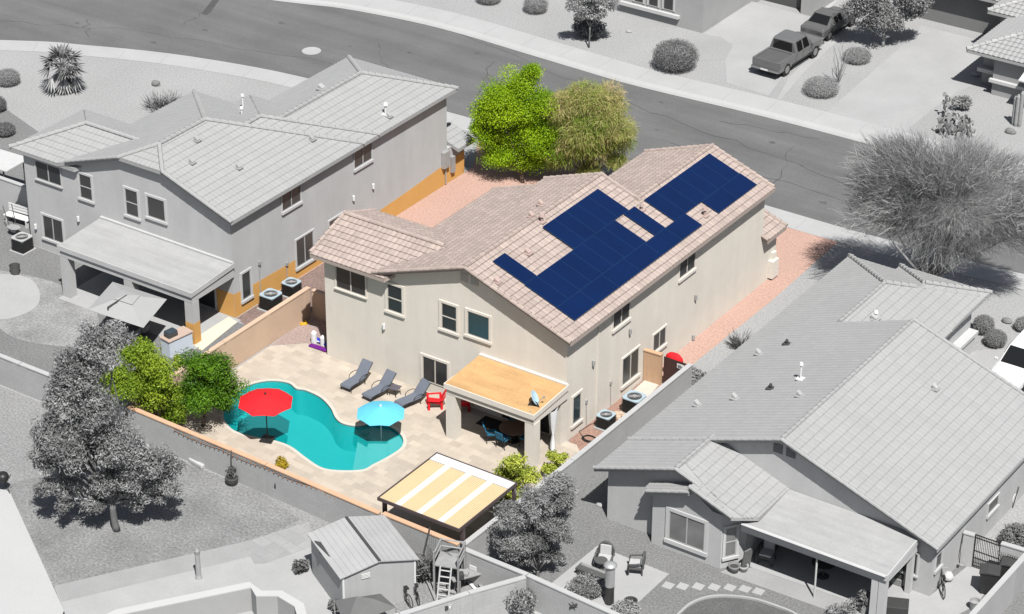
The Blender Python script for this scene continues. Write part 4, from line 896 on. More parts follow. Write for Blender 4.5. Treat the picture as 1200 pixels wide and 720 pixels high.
ptree('citrus_tree', 'round dark green citrus tree at the left end of the pool', 'tree', (238, 500),
      [(244, 424, 24), (230, 438, 25), (258, 438, 24), (244, 455, 30), (265, 460, 21), (229, 464, 20), (254, 474, 20)], 34000, .105, leaf_cit, bark, .09, depth=1.1)
ptree('lime_green_tree', 'bright lime green tree in front of the cream house', 'tree', (612, 214),
      [(608, 98, 26), (622, 84, 15), (582, 112, 28), (572, 138, 26), (602, 128, 38), (632, 116, 26), (578, 162, 28), (604, 165, 40), (634, 155, 34), (592, 188, 28), (622, 190, 30), (642, 178, 22), (562, 150, 14), (640, 138, 22)], 120000, .095, leaf_lime, bark, .15, depth=1.0, k=12, f=.6)
# weeping palo verde: leaves on hanging strands
def strand_tree(name, label, bpx, lst, nstr, lm, bm_, tr, length, width, droop, group=None, out=.6, glob=0.):
    b = g(*bpx); cl = pxclumps(b, lst, depth=1.0); t = thing(name, label, 'tree', b, group); mb = MB()
    zl = min(c[2]-c[5] for c in cl); fk = (b[0], b[1], max(.5, zl*.5))
    for k in range(3): branch(mb, (b[0]+random.uniform(-.2, .2), b[1]+random.uniform(-.2, .2), -.05), (fk[0]+random.uniform(-.4, .4), fk[1]+random.uniform(-.4, .4), fk[2]+.3), tr, tr*.7)
    for c in cl: branch(mb, fk, c[:3], tr*.6, tr*.12, .12)
    for c in cl:
        for k in range(7):
            d = Vector((random.gauss(0, 1), random.gauss(0, 1), random.gauss(.3, .7))).normalized(); e = Vector(c[:3])+Vector((d.x*c[3], d.y*c[4], d.z*c[5]))*.9; branch(mb, c[:3], e, tr*.16, tr*.04, .12, 4)
    mb.build('trunk', bm_, t, smooth=True)
    c0_ = np.mean(np.array(cl)[:, :3], 0); cl = tufts(cl, 6, .72) if glob == 0 else tufts(cl, 4, .8); w_ = np.array([c[3]**2 for c in cl]); idx = RNG.choice(len(cl), nstr, p=w_/w_.sum()); C = np.array(cl)[idx]
    d = RNG.normal(size=(nstr, 3)); d[:, 2] += .2; d /= np.linalg.norm(d, axis=1)[:, None]
    p0 = C[:, :3]+d*C[:, 3:]*(.35+.65*RNG.random((nstr, 1))**.6); L = length*(.5+RNG.random((nstr, 1)))
    gd_ = p0-c0_; gd_ /= np.linalg.norm(gd_, axis=1)[:, None]; dir_ = d*out+RNG.normal(size=(nstr, 3))*.35+gd_*glob; dir_[:, 2] += .35*glob; dir_[:, 2] += .1
    seg = 3; V = []; rows = [p0]; cur = p0; dd = dir_
    for s_ in range(seg):
        dd = dd+np.array([0, 0, -droop]); dn = dd/np.linalg.norm(dd, axis=1)[:, None]; cur = cur+dn*L/seg; rows.append(cur)
    side = np.cross(dn, RNG.normal(size=(nstr, 3))); side /= np.linalg.norm(side, axis=1)[:, None]; side = side*width*(.6+.8*RNG.random((nstr, 1)))
    for i, r_ in enumerate(rows): V += [r_-side*(1-.25*i), r_+side*(1-.25*i)]
    V = np.stack(V, 1); nvp = V.shape[1]; base = (np.arange(nstr)*nvp)[:, None]
    F = np.concatenate([base+np.array([[2*i, 2*i+1, 2*i+3, 2*i+2]]) for i in range(seg)], 0)
    cv = RNG.random(len(cl))[idx]; tvv = np.clip(.5+.6*(RNG.random(nstr)-.5)+.6*(cv-.5), 0, 1)
    npmesh('crown', V.reshape(-1, 3), F, lm, t, tv=np.tile(tvv, seg)); return t
strand_tree('weeping_tree', 'olive and brown weeping tree right of the lime green tree', (690, 216),
            [(658, 122, 24), (690, 114, 24), (716, 118, 24), (648, 150, 26), (680, 146, 34), (712, 146, 30), (725, 165, 20), (662, 176, 26), (700, 172, 28), (650, 190, 14), (722, 186, 12), (690, 200, 16), (672, 165, 28), (698, 135, 30), (668, 130, 26)], 80000, leaf_olive, bark, .11, .30, .013, .22, out=.45)
twig_m = leafmat('grey_twig', (.25,)*3, (.60,)*3)
strand_tree('bare_tree', 'large sparse grey palo verde tree at the right side of the street', (1085, 355),
            [(1090, 190, 34), (1050, 205, 38), (1130, 195, 38), (1170, 200, 34), (1030, 240, 34), (1080, 235, 40), (1130, 240, 40), (1180, 240, 34), (1060, 270, 32), (1110, 280, 32), (1160, 280, 30), (1195, 270, 26), (1015, 222, 14), (1200, 225, 25)], 36000, twig_m, mat('silver_bark', .36, .9, .15, 3), .15, .60, .0105, .10, out=.15, glob=.7)
ptree('shade_tree', 'grey leafed tree in the corner by the garden chairs', 'tree', (630, 678),
      [(628, 585, 20), (655, 575, 18), (605, 608, 24), (640, 605, 28), (662, 590, 14), (600, 640, 22), (632, 638, 26), (655, 625, 18), (615, 660, 16), (645, 655, 14)], 45000, .13, leaf_g, bark_g, .09, depth=1.0, k=13, f=.42, aspect=.35)
ptree('street_tree', 'dense round grey tree beside the parked cars across the street', 'tree', (1034, 54),
      [(1010, -8, 24), (1040, -12, 28), (1072, -6, 22), (1000, 8, 20), (1030, 12, 26), (1060, 14, 24), (1082, 6, 16), (1020, 24, 16), (1048, 26, 16)], 26000, .14, leaf_g, bark_pale, .14, depth=1.0)
ptree('desert_tree', 'grey feathery small tree in front of the far house window', 'tree', (690, 56),
      [(672, 5, 14), (695, -2, 18), (715, 4, 14), (690, 14, 16), (705, 18, 12)], 9000, .12, leaf_gl, bark_g, .06, depth=1.0)
bs_ = g(690, 52); 
shrub('bush', 'dark leafy shrub under the feathery small tree across the street', g(692, 42), 1.4, 1.3, 3500, .2, leaf_gd, 'bush', clipped=False)
# shrubs
dome = leafmat('dome_leaf', (.30,)*3, (.50,)*3)
def ball(px, py, r, h, label, lm=dome, n=9000, ls=.06, group=None, name='rounded_bush'): return shrub(name, label, g(px, py), r, h, n, ls, lm, 'bush', group)
ball(10, 99, .72, .95, 'clipped dome bush left of the palm at the left edge'); ball(-4, 130, .6, .9, 'dark bush cut off by the left edge of the photo below the palm', leaf_gd)
ball(6, 158, .6, .7, 'low ragged bush at the left edge by the grey house roof', leaf_g)
ball(573, 3, .8, .95, 'clipped ball bush cut off by the top edge of the photo'); ball(628, 14, .78, 1.05, 'clipped ball bush left of the small feathery tree')
shrub('bush', 'big loose grey bush in front of the far house corner', g(791, 80), 1.35, 1.75, 16000, .08, leaf_g, 'bush', None, True)
ball(962, 110, 1.05, .95, 'clipped oval bush nearest the street between the driveways', n=14000); ball(1004, 72, .85, .8, 'clipped oval bush behind the spiny ocotillo', n=11000)
ball(1152, 390, .52, .95, 'rounded bush under the front window of the low house, nearer the house', n=9000, ls=.055); ball(1166, 405, .55, .85, 'rounded bush next to the white parked car', n=9000, ls=.055); ball(1200, 387, .5, .7, 'bush at the right edge above the white parked car', n=6000)
ball(1192, 640, .75, 1.0, 'leafy bush behind the pale wall at the lower right edge', leaf_g, 2600, .14)
shrub('bush', 'grey bush between the two block walls beside the low roof', g(812, 455), .9, .9, 3000, .2, leaf_g, 'bush', None, False)
shrub('bush', 'low spreading grey shrub beside the steel patio heater', g(693, 694), .95, .55, 3600, .12, leaf_g, 'bush', None, False)
shrub('bush', 'pale rounded shrub at the bottom edge in front of the garden patio', g(733, 722), .62, .6, 2200, .09, leaf_gl, 'bush', None, True)
shrub('bush', 'thin grey shrub at the bottom edge before the bottom wall', g(612, 722), .8, 1.4, 1100, .16, leaf_g, 'bush', None, False)
shrub('bush', 'wispy pale bush at the bottom edge before the patio of the low house', g(985, 722), .7, .8, 700, .12, leaf_gl, 'bush', None, False)
shrub('bush', 'small dark plant against the long wall of the grey shed', g(353, 672), .35, .75, 700, .16, leaf_gd, 'bush', None, False)
shrub('bush', 'weedy plant at the foot of the shed at the bottom edge', g(392, 716), .3, .5, 400, .14, leaf_gd, 'bush', None, False)
shrub('bush', 'dry grey shrub beside the dish rack against the shed yard wall', (1.0, -13.4, 0), .8, 1.3, 1800, .14, leaf_gd, 'bush', None, False)
def pl(px, py, r, h, label, lm, n=900, ls=.2, name='garden_shrub'): return shrub(name, label, g(px, py), r, h, n, ls, lm, 'shrub', None, False)
ptree('garden_shrub', 'tall yellow green shrub between the pergola and the patio corner post', 'shrub', (604, 598), [(604, 545, 14), (592, 562, 16), (614, 560, 16), (602, 578, 18), (588, 585, 12), (620, 585, 12), (598, 597, 11)], 13000, .12, leaf_yg, bark, .05, depth=1.0)
ptree('garden_shrub', 'small yellow green shrub at the wall right of the patio corner post', 'shrub', (650, 560), [(648, 540, 9), (658, 536, 7), (652, 550, 9), (640, 550, 6)], 3500, .12, leaf_yg, bark, .03, depth=1.0)
pl(328, 548, .42, .55, 'yellow flowering plant at the back wall near the red umbrella', leafmat('yellow_bloom', (.45, .30, .02), (.80, .62, .05)), 700, .14)
pl(210, 432, .35, .8, 'pale yellow green weed by the white counter', leaf_yg, 500, .14)
# ocotillo, saguaro, prickly pear, grasses, palm
oc = thing('ocotillo', 'spiny ocotillo with upright bare wands between two clipped bushes', 'cactus', g(983, 97)); a = MB(); b = Vector(g(983, 97))
for i in range(15):
    an = random.random()*6.28; e = b+Vector((math.cos(an)*random.uniform(.3, 1.0), math.sin(an)*random.uniform(.3, 1.0), random.uniform(1.6, 2.7))); branch(a, b+Vector((0, 0, -.03)), e, .024, .010, .12, 4)
a.build('wand', bark_pale, oc)
sg = thing('columnar_cactus', 'tall ribbed columnar cactus beside a small boulder at the right edge', 'cactus', g(1190, 148)); b = g(1190, 148); a = MB()
cact = mat('cactus_skin', .36, .8, .1, 4)
for dx, dy, h in ((0, 0, 2.1), (.22, .05, 2.35), (-.2, .1, 1.9)): a.lathe([(.10, 0), (.13, .2), (.13, h-.15), (.06, h)], (b[0]+dx, b[1]+dy, 0), 10)
a.build('stem', cact, sg)
pp_ = thing('prickly_pear', 'clump of prickly pear cactus beside a pale boulder near the street', 'cactus', g(1120, 158)); b = g(1120, 156); a = MB()
for i in range(170):
    an = random.random()*6.28; r_ = random.random()**.6*1.15; z = random.uniform(.05, 1.25)*(1-.35*r_); c = Vector((b[0]+math.cos(an)*r_, b[1]+math.sin(an)*r_, z)); ax = random.random()*3.14; u = Vector((math.cos(ax), math.sin(ax), random.uniform(-.3, .3)))*.12; v = Vector((random.uniform(-.3, .3), random.uniform(-.3, .3), 1)).normalized()*.17; n_ = u.cross(v).normalized()*.03
    ring = [c+u*math.cos(t)+v*math.sin(t) for t in [k*6.283/8 for k in range(8)]]; a.extr([tuple(q-n_) for q in ring], tuple(n_*2))
a.build('pad', leafmat('pear_pad', (.30,)*3, (.60,)*3), pp_)
bp2 = thing('prickly_pear', 'tall narrow prickly pear at the driveway edge', 'cactus', g(1106, 142)); b = g(1106, 140); a = MB()
for i in range(16):
    z = .2+i*.09; c = Vector((b[0]+random.uniform(-.25, .25), b[1]+random.uniform(-.25, .25), z)); ax = random.random()*3.14; u = Vector((math.cos(ax), math.sin(ax), 0))*.12; v = Vector((random.uniform(-.3, .3), 0, 1)).normalized()*.18; n_ = u.cross(v).normalized()*.03
    ring = [c+u*math.cos(t)+v*math.sin(t) for t in [k*6.283/8 for k in range(8)]]; a.extr([tuple(q-n_) for q in ring], tuple(n_*2))
a.build('pad', MATS['pear_pad'], bp2)
shrub('bush', 'wispy pale bush beyond the prickly pear near the corner house', g(1127, 128), .7, .9, 1500, .14, leaf_gl, 'bush', None, False)
for i, (px, py, s_, lab) in enumerate(((1098, 153, .33, 'pale rounded boulder at the left foot of the prickly pear'), (1184, 156, .36, 'flat boulder at the foot of the columnar cactus'), (1143, 89, .28, 'flat pale stone at the corner house wall'), (183, 100, .36, 'split dark boulder on the gravel right of the palm'), (737, 38, .2, 'small stone on the gravel before the far house'), (1180, 378, .3, 'pale stone lying below the bare tree'), (703, 593, .2, 'pale broken stone in the shade beside the low house'))):
    b = g(px, py); a = MB(); a.lathe([(s_*.8, -.02), (s_, s_*.3), (s_*.8, s_*.65), (s_*.35, s_*.85)], b, 9, sy=.7, jag=.35, rz=i); tag(a.build('boulder', mat('rock%d' % (i % 2), .42 if i % 2 == 0 else .22, .9, .15, 4), loc=b), lab, 'rock')
def grass_tuft(px, py, h, n, label, lm, spread=.3, name='grass_clump'):
    b = g(px, py); t = thing(name, label, 'plant', b); V = []; F = []
    for i in range(n):
        an = random.random()*6.28; r0 = random.random()*spread; c = Vector((b[0]+math.cos(an)*r0, b[1]+math.sin(an)*r0, 0)); e = c+Vector((math.cos(an)*h*.5, math.sin(an)*h*.5, h*random.uniform(.6, 1))); s_ = Vector((-math.sin(an), math.cos(an), 0))*.03; m_ = c.lerp(e, .5)+Vector((0, 0, h*.12)); k_ = len(V); V += [c-s_, c+s_, m_+s_*.8, m_-s_*.8, e+s_*.1, e-s_*.1]; F += [(k_, k_+1, k_+2, k_+3), (k_+3, k_+2, k_+4, k_+5)]
    npmesh('blades', np.array([tuple(v) for v in V]), np.array(F), lm, t)
grass_tuft(190, 128, .9, 160, 'tuft of grey grass behind the left house roof', leaf_g, 1.0); grass_tuft(200, 124, .8, 90, 'second tuft of grey grass further along the left house roof', leaf_g, .6)
grass_tuft(868, 408, .9, 120, 'feathery grass tuft on the gravel between the two houses', leaf_g, .4)
pm = thing('fan_palm', 'short fan palm with drooping dry fronds on the pale gravel', 'palm', g(75, 107)); b = Vector(g(75, 107)); a = MB(); a.tube([b+Vector((0, 0, -.05)), b+Vector((0, 0, .9)), b+Vector((.02, 0, 1.75))], [.26, .2, .16], 10); a.build('trunk', bark_g, pm)
def frond(mb, c, az, el, L, w_, n=9):
    """fan frond: stalk and pleated leaflets"""
    d = Vector((math.cos(az)*math.cos(el), math.sin(az)*math.cos(el), math.sin(el))); side = Vector((-math.sin(az), math.cos(az), 0)); h = c+d*L*.5; mb.tube([c, h], .02, 4)
    upn = side.cross(d)
    for i in range(n):
        t = (i/(n-1)-.5)*2.3; v = (d*math.cos(t)+side*math.sin(t)).normalized(); tip = h+v*L*.55+Vector((0, 0, -.18*L*abs(t)-.12*L)); s_ = v.cross(upn).normalized()*w_; mb.add([h-s_*.3, h+s_*.3, h.lerp(tip, .6)+s_, tip, h.lerp(tip, .6)-s_], [(0, 1, 2, 3, 4)])
top = b+Vector((.02, 0, 1.75)); a = MB(); dd_ = MB()
for i in range(30): frond(a, top, i*2.4, random.uniform(-.1, 1.3), random.uniform(1.2, 1.75), .06)
for i in range(14): frond(dd_, top-Vector((0, 0, .15)), i*2.4+.7, random.uniform(-1.2, -.5), random.uniform(1.2, 1.7), .06)
a.build('frond', leaf_gd, pm); dd_.build('dry_frond', leaf_gl, pm)
# ================================================================== pool side furniture
def sling_lounger():
    r = thing('sun_lounger', 'x', 'sun lounger', (0, 0, 0)); a = MB()
    prof = [(0, .26), (.06, .36), (.4, .36), (.8, .33), (1.22, .36), (1.5, .66), (1.82, .98)]
    for x in (-.32, .32): a.tube([(x, y, z-.02) for y, z in prof], .022, 6)
    for y, z in (prof[1], prof[4], prof[-1]): a.tube([(-.32, y, z-.02), (.32, y, z-.02)], .02, 6)
    a.build('frame', black, r, smooth=True)
    a = MB()
    for (y0, z0), (y1, z1) in zip(prof, prof[1:]): a.extr([(-.31, y0, z0), (-.31, y1, z1), (-.31, y1, z1+.018), (-.31, y0, z0+.018)], (.62, 0, 0))
    a.build('seat', sling, r)
    for x in (-.32, .32):
        for y, k in ((.12, -.06), (1.12, .06)): a = MB(); a.tube([(x, y, .34), (x, y+k, 0)], .02, 6); a.build('leg', black, r)
    for x in (-.34, .34): a = MB(); a.tube([(x, .72, .33), (x, .74, .50), (x, .9, .58), (x, 1.2, .57), (x, 1.36, .50)], .018, 6); a.build('armrest', black, r, smooth=True)
    return r
lg = sling_lounger()
for ft, hd, lab in ((((399, 452), (410, 456)), ((427, 421), (437.5, 424)), 'slate grey sun lounger farthest left along the house wall'),
                    (((425, 463), (434, 468)), ((456, 433), (465, 437)), 'slate grey sun lounger in the middle, beside the low side table'),
                    (((462.5, 472), (471, 477)), ((495, 445), (503, 449)), 'slate grey sun lounger nearest the sliding door and red chair')):
    f_ = np.mean([g(*p, .3) for p in ft], 0); h_ = np.mean([g(*p, .96) for p in hd], 0); an = math.atan2(h_[1]-f_[1], h_[0]-f_[0])-math.pi/2
    place(lg, USED, (f_[0], f_[1], .02), an, lab, 'sun loungers in a row by the pool')
st = thing('side_table', 'low dark mesh side table beside the middle sun lounger', 'table', g(463, 463, .02)); p = g(463, 463, .02); a = MB(); a.box((p[0], p[1], .45), (.5, .5, .03), .1); a.build('tabletop', mat('mesh_top', (.12, .11, .13), .6), st)
for dx, dy in ((-.2, -.2), (.2, -.2), (-.2, .2), (.2, .2)): a = MB(); a.tube([(p[0]+dx, p[1]+dy, .02), (p[0]+dx*.8, p[1]+dy*.8, .45)], .016, 5); a.build('leg', black, st)
def parasol(name, label, base, R_, zr, zt, cm, n=8, pole=.03, basep=True, rim=None, lean=0, mt=black):
    r = thing(name, label, 'parasol', base); a = MB(); bx, by, bz = base; rings = [(0.06, zt), (R_*.35, zt-(zt-zr)*.28), (R_*.7, zt-(zt-zr)*.62), (R_, zr)]; V = []; F = []
    for k, (q, z) in enumerate(rings):
        for j in range(n*2):
            an = math.pi*j/n+.2; s_ = 1 if j % 2 == 0 else math.cos(math.pi/n); V.append((bx+q*s_*math.cos(an), by+q*s_*math.sin(an), z-(0 if j % 2 == 0 else -.012*k)))
    m_ = n*2
    for k in range(3):
        for j in range(m_): F.append((k*m_+j, k*m_+(j+1) % m_, (k+1)*m_+(j+1) % m_, (k+1)*m_+j))
    F.append(tuple(range(m_-1, -1, -1))); a.add([(x, y, z) for x, y, z in V], F); a.build('canopy', cm, r, solid=.012)
    a = MB(); a.tube([(bx, by, bz), (bx, by, zt+.06)], pole, 8); a.lathe([(.05, 0), (.06, .05), (.02, .12)], (bx, by, zt-.0), 8); a.build('pole', mt, r)
    a = MB()
    for j in range(n): an = 2*math.pi*j/n+.2; a.tube([(bx, by, zt-.08), (bx+R_*.98*math.cos(an), by+R_*.98*math.sin(an), zr-.015)], .01, 4)
    a.build('rib', mt, r)
    if basep: a = MB(); a.box((bx, by, bz), (.62, .62, .06), .3); a.lathe([(.06, .06), (.05, .35)], base, 8); a.build('base', mt, r)
    return r
b = g(313.5, 515.5, .036); parasol('parasol', 'red octagonal parasol at the near edge of the pool', b, 1.36, 2.15, 2.6, red)
b = g(447, 519, -.32); bl = parasol('parasol', 'sky blue parasol standing in the shallow shelf of the pool', b, 1.22, 1.34, 1.74, blue_c, basep=False, mt=white)
# adirondack chairs
def adirondack():
    r = thing('adirondack_chair', 'x', 'chair', (0, 0, 0)); a = MB()
    for i in range(6): a.box((0, -.30+i*.1, .40-i*.022), (.54, .09, .025), 0)
    a.build('seat', red, r); a = MB()
    for i in range(5): x = -.24+i*.12; h = .92-abs(i-2)*.05; a.extr([(x-.052, .24, .30), (x+.052, .24, .30), (x+.052, .24+.32, h), (x-.052, .24+.32, h)], (0, .02, .012))
    a.build('backrest', red, r)
    for x in (-.34, .34): a = MB(); a.box((x, -.02, .56), (.13, .74, .025)); a.build('armrest', red, r)
    for x in (-.30, .30):
        for y, h in ((-.34, .56), (.3, .56)): a = MB(); a.box((x, y, 0), (.035, .11, h)); a.build('leg', red, r)
    return r
ad = adirondack(); place(ad, USED, g(510, 477, .02), R(-48), 'red adirondack chair by the loungers, left of the patio post', 'red adirondack chairs'); place(ad, USED, g(541, 480, .02), R(-40), 'red adirondack chair mostly hidden behind the left patio post', 'red adirondack chairs')
# dining set in the patio
tb = thing('dining_table', 'round brown dining table in the shade of the patio cover', 'table', g(602, 514, .02)); p = g(602, 514+2, .02); a = MB(); a.lathe([(.70, .70), (.72, .72), (.70, .745)], p, 28); a.build('tabletop', mat('table_brown', (.22, .15, .11), .4, .1, 2), tb); a = MB(); a.lathe([(.35, 0), (.08, .06), (.07, .7)], p, 10); a.build('pedestal', black, tb)
def cush_chair():
    r = thing('patio_chair', 'x', 'chair', (0, 0, 0)); a = MB(); a.box((0, 0, .40), (.52, .52, .04)); a.tube([(-.27, -.24, .62), (-.27, .26, .64), (-.26, .3, .4)], .02, 5); a.tube([(.27, -.24, .62), (.27, .26, .64), (.26, .3, .4)], .02, 5)
    for x in (-.26, .26):
        a.tube([(x, -.24, .0), (x, -.24, .62)], .018, 5); a.tube([(x, .24, 0), (x, .24, .42), (x, .38, .95)], .018, 5)
    a.build('frame', black, r); a = MB(); a.box((0, -.01, .44), (.50, .50, .09)); a.build('seat_cushion', teal_cush, r, bevel=.03)
    a = MB(); a.extr([(-.24, .22, .52), (.24, .22, .52), (.24, .36, 1.0), (-.24, .36, 1.0)], (0, .08, .03)); a.build('back_cushion', teal_cush, r, bevel=.03); return r
ch = cush_chair(); tc_ = Vector(p)
for (px, py), lab in (((576, 517), 'teal cushioned chair at the left side of the round patio table'), ((590, 524), 'teal cushioned chair with its back to the pool at the round patio table'), ((603, 498), 'teal cushioned chair on the house side of the round patio table'), ((617, 523), 'teal cushioned chair half hidden by the front corner post of the patio')):
    q = Vector(g(px, py, .02)); dv = tc_-q; place(ch, USED, tuple(q), math.atan2(dv.y, dv.x)+math.pi/2, lab, 'chairs round the patio table')
rg = sheet('doormat', [g2(*q) for q in ((557, 497), (569, 488), (612, 502), (606, 513), (594, 511))], .032, mat('black_rug', .02, .95, .2, 5), kind=None); tag(rg, 'dark rug on the pavers before the shaded sliding door', 'rug')
# curtain, dishes
def rib_curtain(x, y):
    a = MB(); V = []; F = []; n = 14
    for z, w_, in ((2.45, .30), (1.6, .22), (1.05, .07), (.6, .14), (.06, .17)):
        for i in range(n): an = 2*math.pi*i/n; q = w_*(1+.25*math.cos(an*5)); V.append((x+q*.7*math.cos(an), y+q*math.sin(an), z))
    for k in range(4):
        for i in range(n): F.append((k*n+i, k*n+(i+1) % n, (k+1)*n+(i+1) % n, (k+1)*n+i))
    a.add(V, F); return a
q = g(643, 519, .02); tag(rib_curtain(.0, -1.15).build('curtain', mat('white_cloth', .85, .9, .03, 3), loc=(0, -1.15, 2.4), smooth=True), 'white tied curtain hanging from the side of the patio cover', 'curtain')
def dish(label, c, nrm, m, rx=.34):
    t = thing('satellite_dish', label, 'satellite dish', (c[0], c[1], c[2]-.4)); n_ = Vector(nrm).normalized(); u = n_.cross(Vector((0, 0, 1))).normalized(); v = u.cross(n_); a = MB(); V = []; F = []; k = 18
    for rr, d in ((.02, -.06), (rx*.6, -.04), (rx, 0)):
        for i in range(k): an = 2*math.pi*i/k; V.append(Vector(c)+u*rr*math.cos(an)+v*rr*1.1*math.sin(an)+n_*d)
    for j in range(2):
        for i in range(k): F.append((j*k+i, j*k+(i+1) % k, (j+1)*k+(i+1) % k, (j+1)*k+i))
    F.append(tuple(range(k))); a.add(V, F); a.build('reflector', m, t, smooth=False, solid=.015)
    a = MB(); a.tube([Vector(c)-n_*.06, Vector((c[0], c[1], c[2]-.2)), (c[0], c[1], c[2]-.45)], .025, 6); a.tube([Vector(c)-v*.3, Vector(c)+n_*.4-v*.12], .015, 5); a.box(tuple(Vector(c)+n_*.4-v*.16), (.08, .08, .08)); a.build('mast', galv, t)
dish('pale blue satellite dish on the tan patio roof corner', WX(627, 466, -.35), (.9, .35, .5), mat('dish_blue', (.48, .70, .84), .5, .03)); dish('dark satellite dish beside the pale blue one on the patio roof', WX(625, 478, -.3), (.25, -1, .35), mat('dish_dark', .03, .5, .05), .30)
# pergola
pg = thing('pergola', 'flat roofed pergola with tan louvre panels and white beams beside the back wall', 'pergola', (0, -9.8, 0)); XA, XB, YA, YB, ZP = -2.32, 2.2, -12.05, -7.45, 2.46
a = MB(); t = .06
a.bb(XA, XB, YA, YA+t, ZP-.12, ZP+.04); a.bb(XA, XB, YB-t, YB, ZP-.12, ZP+.04); a.bb(XA, XA+t, YA+t, YB-t, ZP-.12, ZP+.04); a.bb(XB-t, XB, YA+t, YB-t, ZP-.12, ZP+.04); a.build('frame', bronze, pg)
a = MB(); a.bb(XA+t, XB-t, YB-.62, YB-t, ZP-.08, ZP+.012)
w_ = (XB-XA-2*t); pw = .88; gap = (w_-4*pw)/3
for i in range(3): x = XA+t+pw*(i+1)+gap*i; a.bb(x, x+gap, YA+t, YB-.622, ZP-.08, ZP+.008)
a.build('beam', white, pg)
for i in range(4):
    a = MB(); x0 = XA+t+(pw+gap)*i; n = 8
    for j in range(n): x = x0+pw/n*j; a.bb(x+.009, x+pw/n-.009, YA+t, YB-.66, ZP-.05, ZP)
    a.bb(x0, x0+pw, YA+t+.01, YB-.64, ZP-.09, ZP-.055); a.build('louver_panel', louver, pg)
for x in (XA+.1, XB-.1):
    for y in (YA+.42, YB-.12): b = MB(); b.bb(x-.08, x+.08, y-.08, y+.08, .02, ZP-.12); b.build('post', bronze, pg)
sf = thing('patio_sofa', 'dark blue cushioned outdoor sofa in the shade under the pergola', 'sofa', (-.6, -11, .02)); a = MB(); a.bb(-1.7, .5, -11.4, -10.6, .05, .32); a.bb(-1.7, .5, -11.45, -11.25, .32, .75); a.build('frame', dark, sf); a = MB()
for i in range(3): a.box((-1.33+i*.73, -10.9, .325), (.7, .65, .14))
a.build('cushion', mat('navy_cushion', (.02, .06, .16), .8, .08, 3), sf, bevel=.03)
# flower pots and bed by the back wall
sheet('wall_bed', [(-13.6, -11.5), (-2.5, -11.85), (-2.5, -11.4), (-13.6, -11.05)], .028, mat('bed_earth', (.25, .19, .12), .95, .2, 2))
sheet('turf_strip', [(-5.6, -11.7), (-2.4, -11.85), (-2.4, -10.9), (-4.0, -11.0), (-5.6, -11.25)], .034, mat('turf', (.05, .13, .01), .9, .3, 6))
rp = mat('red_pot', (.55, .06, .05), .6, .06, 2)
for i, (px, py) in enumerate(((340, 552), (352, 559), (366, 565), (378, 571), (399, 580), (412, 583), (420, 586))):
    b = (-12.3+i*1.05 if i < 4 else -9.0+(i-3)*.95, 0, 0); b = (g2(px, py)[0], -11.3-.02*i, .03); t = thing('flower_pot', 'small red flower pot in the row along the back wall', 'flower pot', b, 'red pots along the back wall'); a = MB(); a.lathe([(.12, 0), (.17, .26), (.16, .28)], b, 10); a.build('pot', rp, t)
    V, F, tv = leaves([(b[0], b[1], .42, .17, .17, .15)], 60, .12); npmesh('foliage', V, F, leaf_cit if i % 2 else leafmat('pink_flower', (.3, .02, .03), (.6, .1, .1)), t, tv=tv)
# pool kit in the corner, toys
t = thing('pool_pump', 'white pool pump with two round tanks in the shaded corner of the house', 'pump', g(371, 402)); p = g(370, 403, 0); a = MB(); a.lathe([(.16, 0), (.16, .6), (.08, .7)], (p[0]-.1, p[1], .02), 12); a.lathe([(.15, 0), (.15, .45), (.06, .55)], (p[0]+.4, p[1]+.1, .02), 12); a.tube([(p[0]-.1, p[1], .15), (p[0]+.4, p[1]+.1, .15)], .035, 6); a.build('tank', white, t)
t = MB(); p = g(370, 409, .02); t.box((p[0]+.1, p[1]+.1, .03), (1.1, .3, .10), R(2)); tag(t.build('pool_float', mat('purple_float', (.16, .01, .24), .5, .05), loc=p, bevel=.05), 'purple foam pool float lying at the house corner', 'pool float')
t = MB(); p = g(372, 406, .02); t.box((p[0]+.1, p[1]+.35, .05), (1.2, .3, .14), R(-4)); tag(t.build('pool_float', mat('blue_float', (.02, .05, .55), .5, .05), loc=p, bevel=.05), 'blue foam pool float beside the purple one', 'pool float')
t = thing('garden_hose', 'coiled yellow hose on the mauve gravel by the tan wall', 'hose', g(355, 379)); p = g(355, 379, .02); a = MB()
for k in range(4): a.tube([(p[0]+(.25-.02*k)*math.cos(q*.5), p[1]+(.2-.02*k)*math.sin(q*.5), .03+.035*k) for q in range(14)], .025, 5)
a.build('coil', mat('yellow_hose', (.75, .42, .02), .5, .05), t); a = MB(); a.tube([(p[0]+.5, p[1], .03), (p[0]+.9, p[1]+.1, .03)], .02, 5); a.build('nozzle', galv, t)
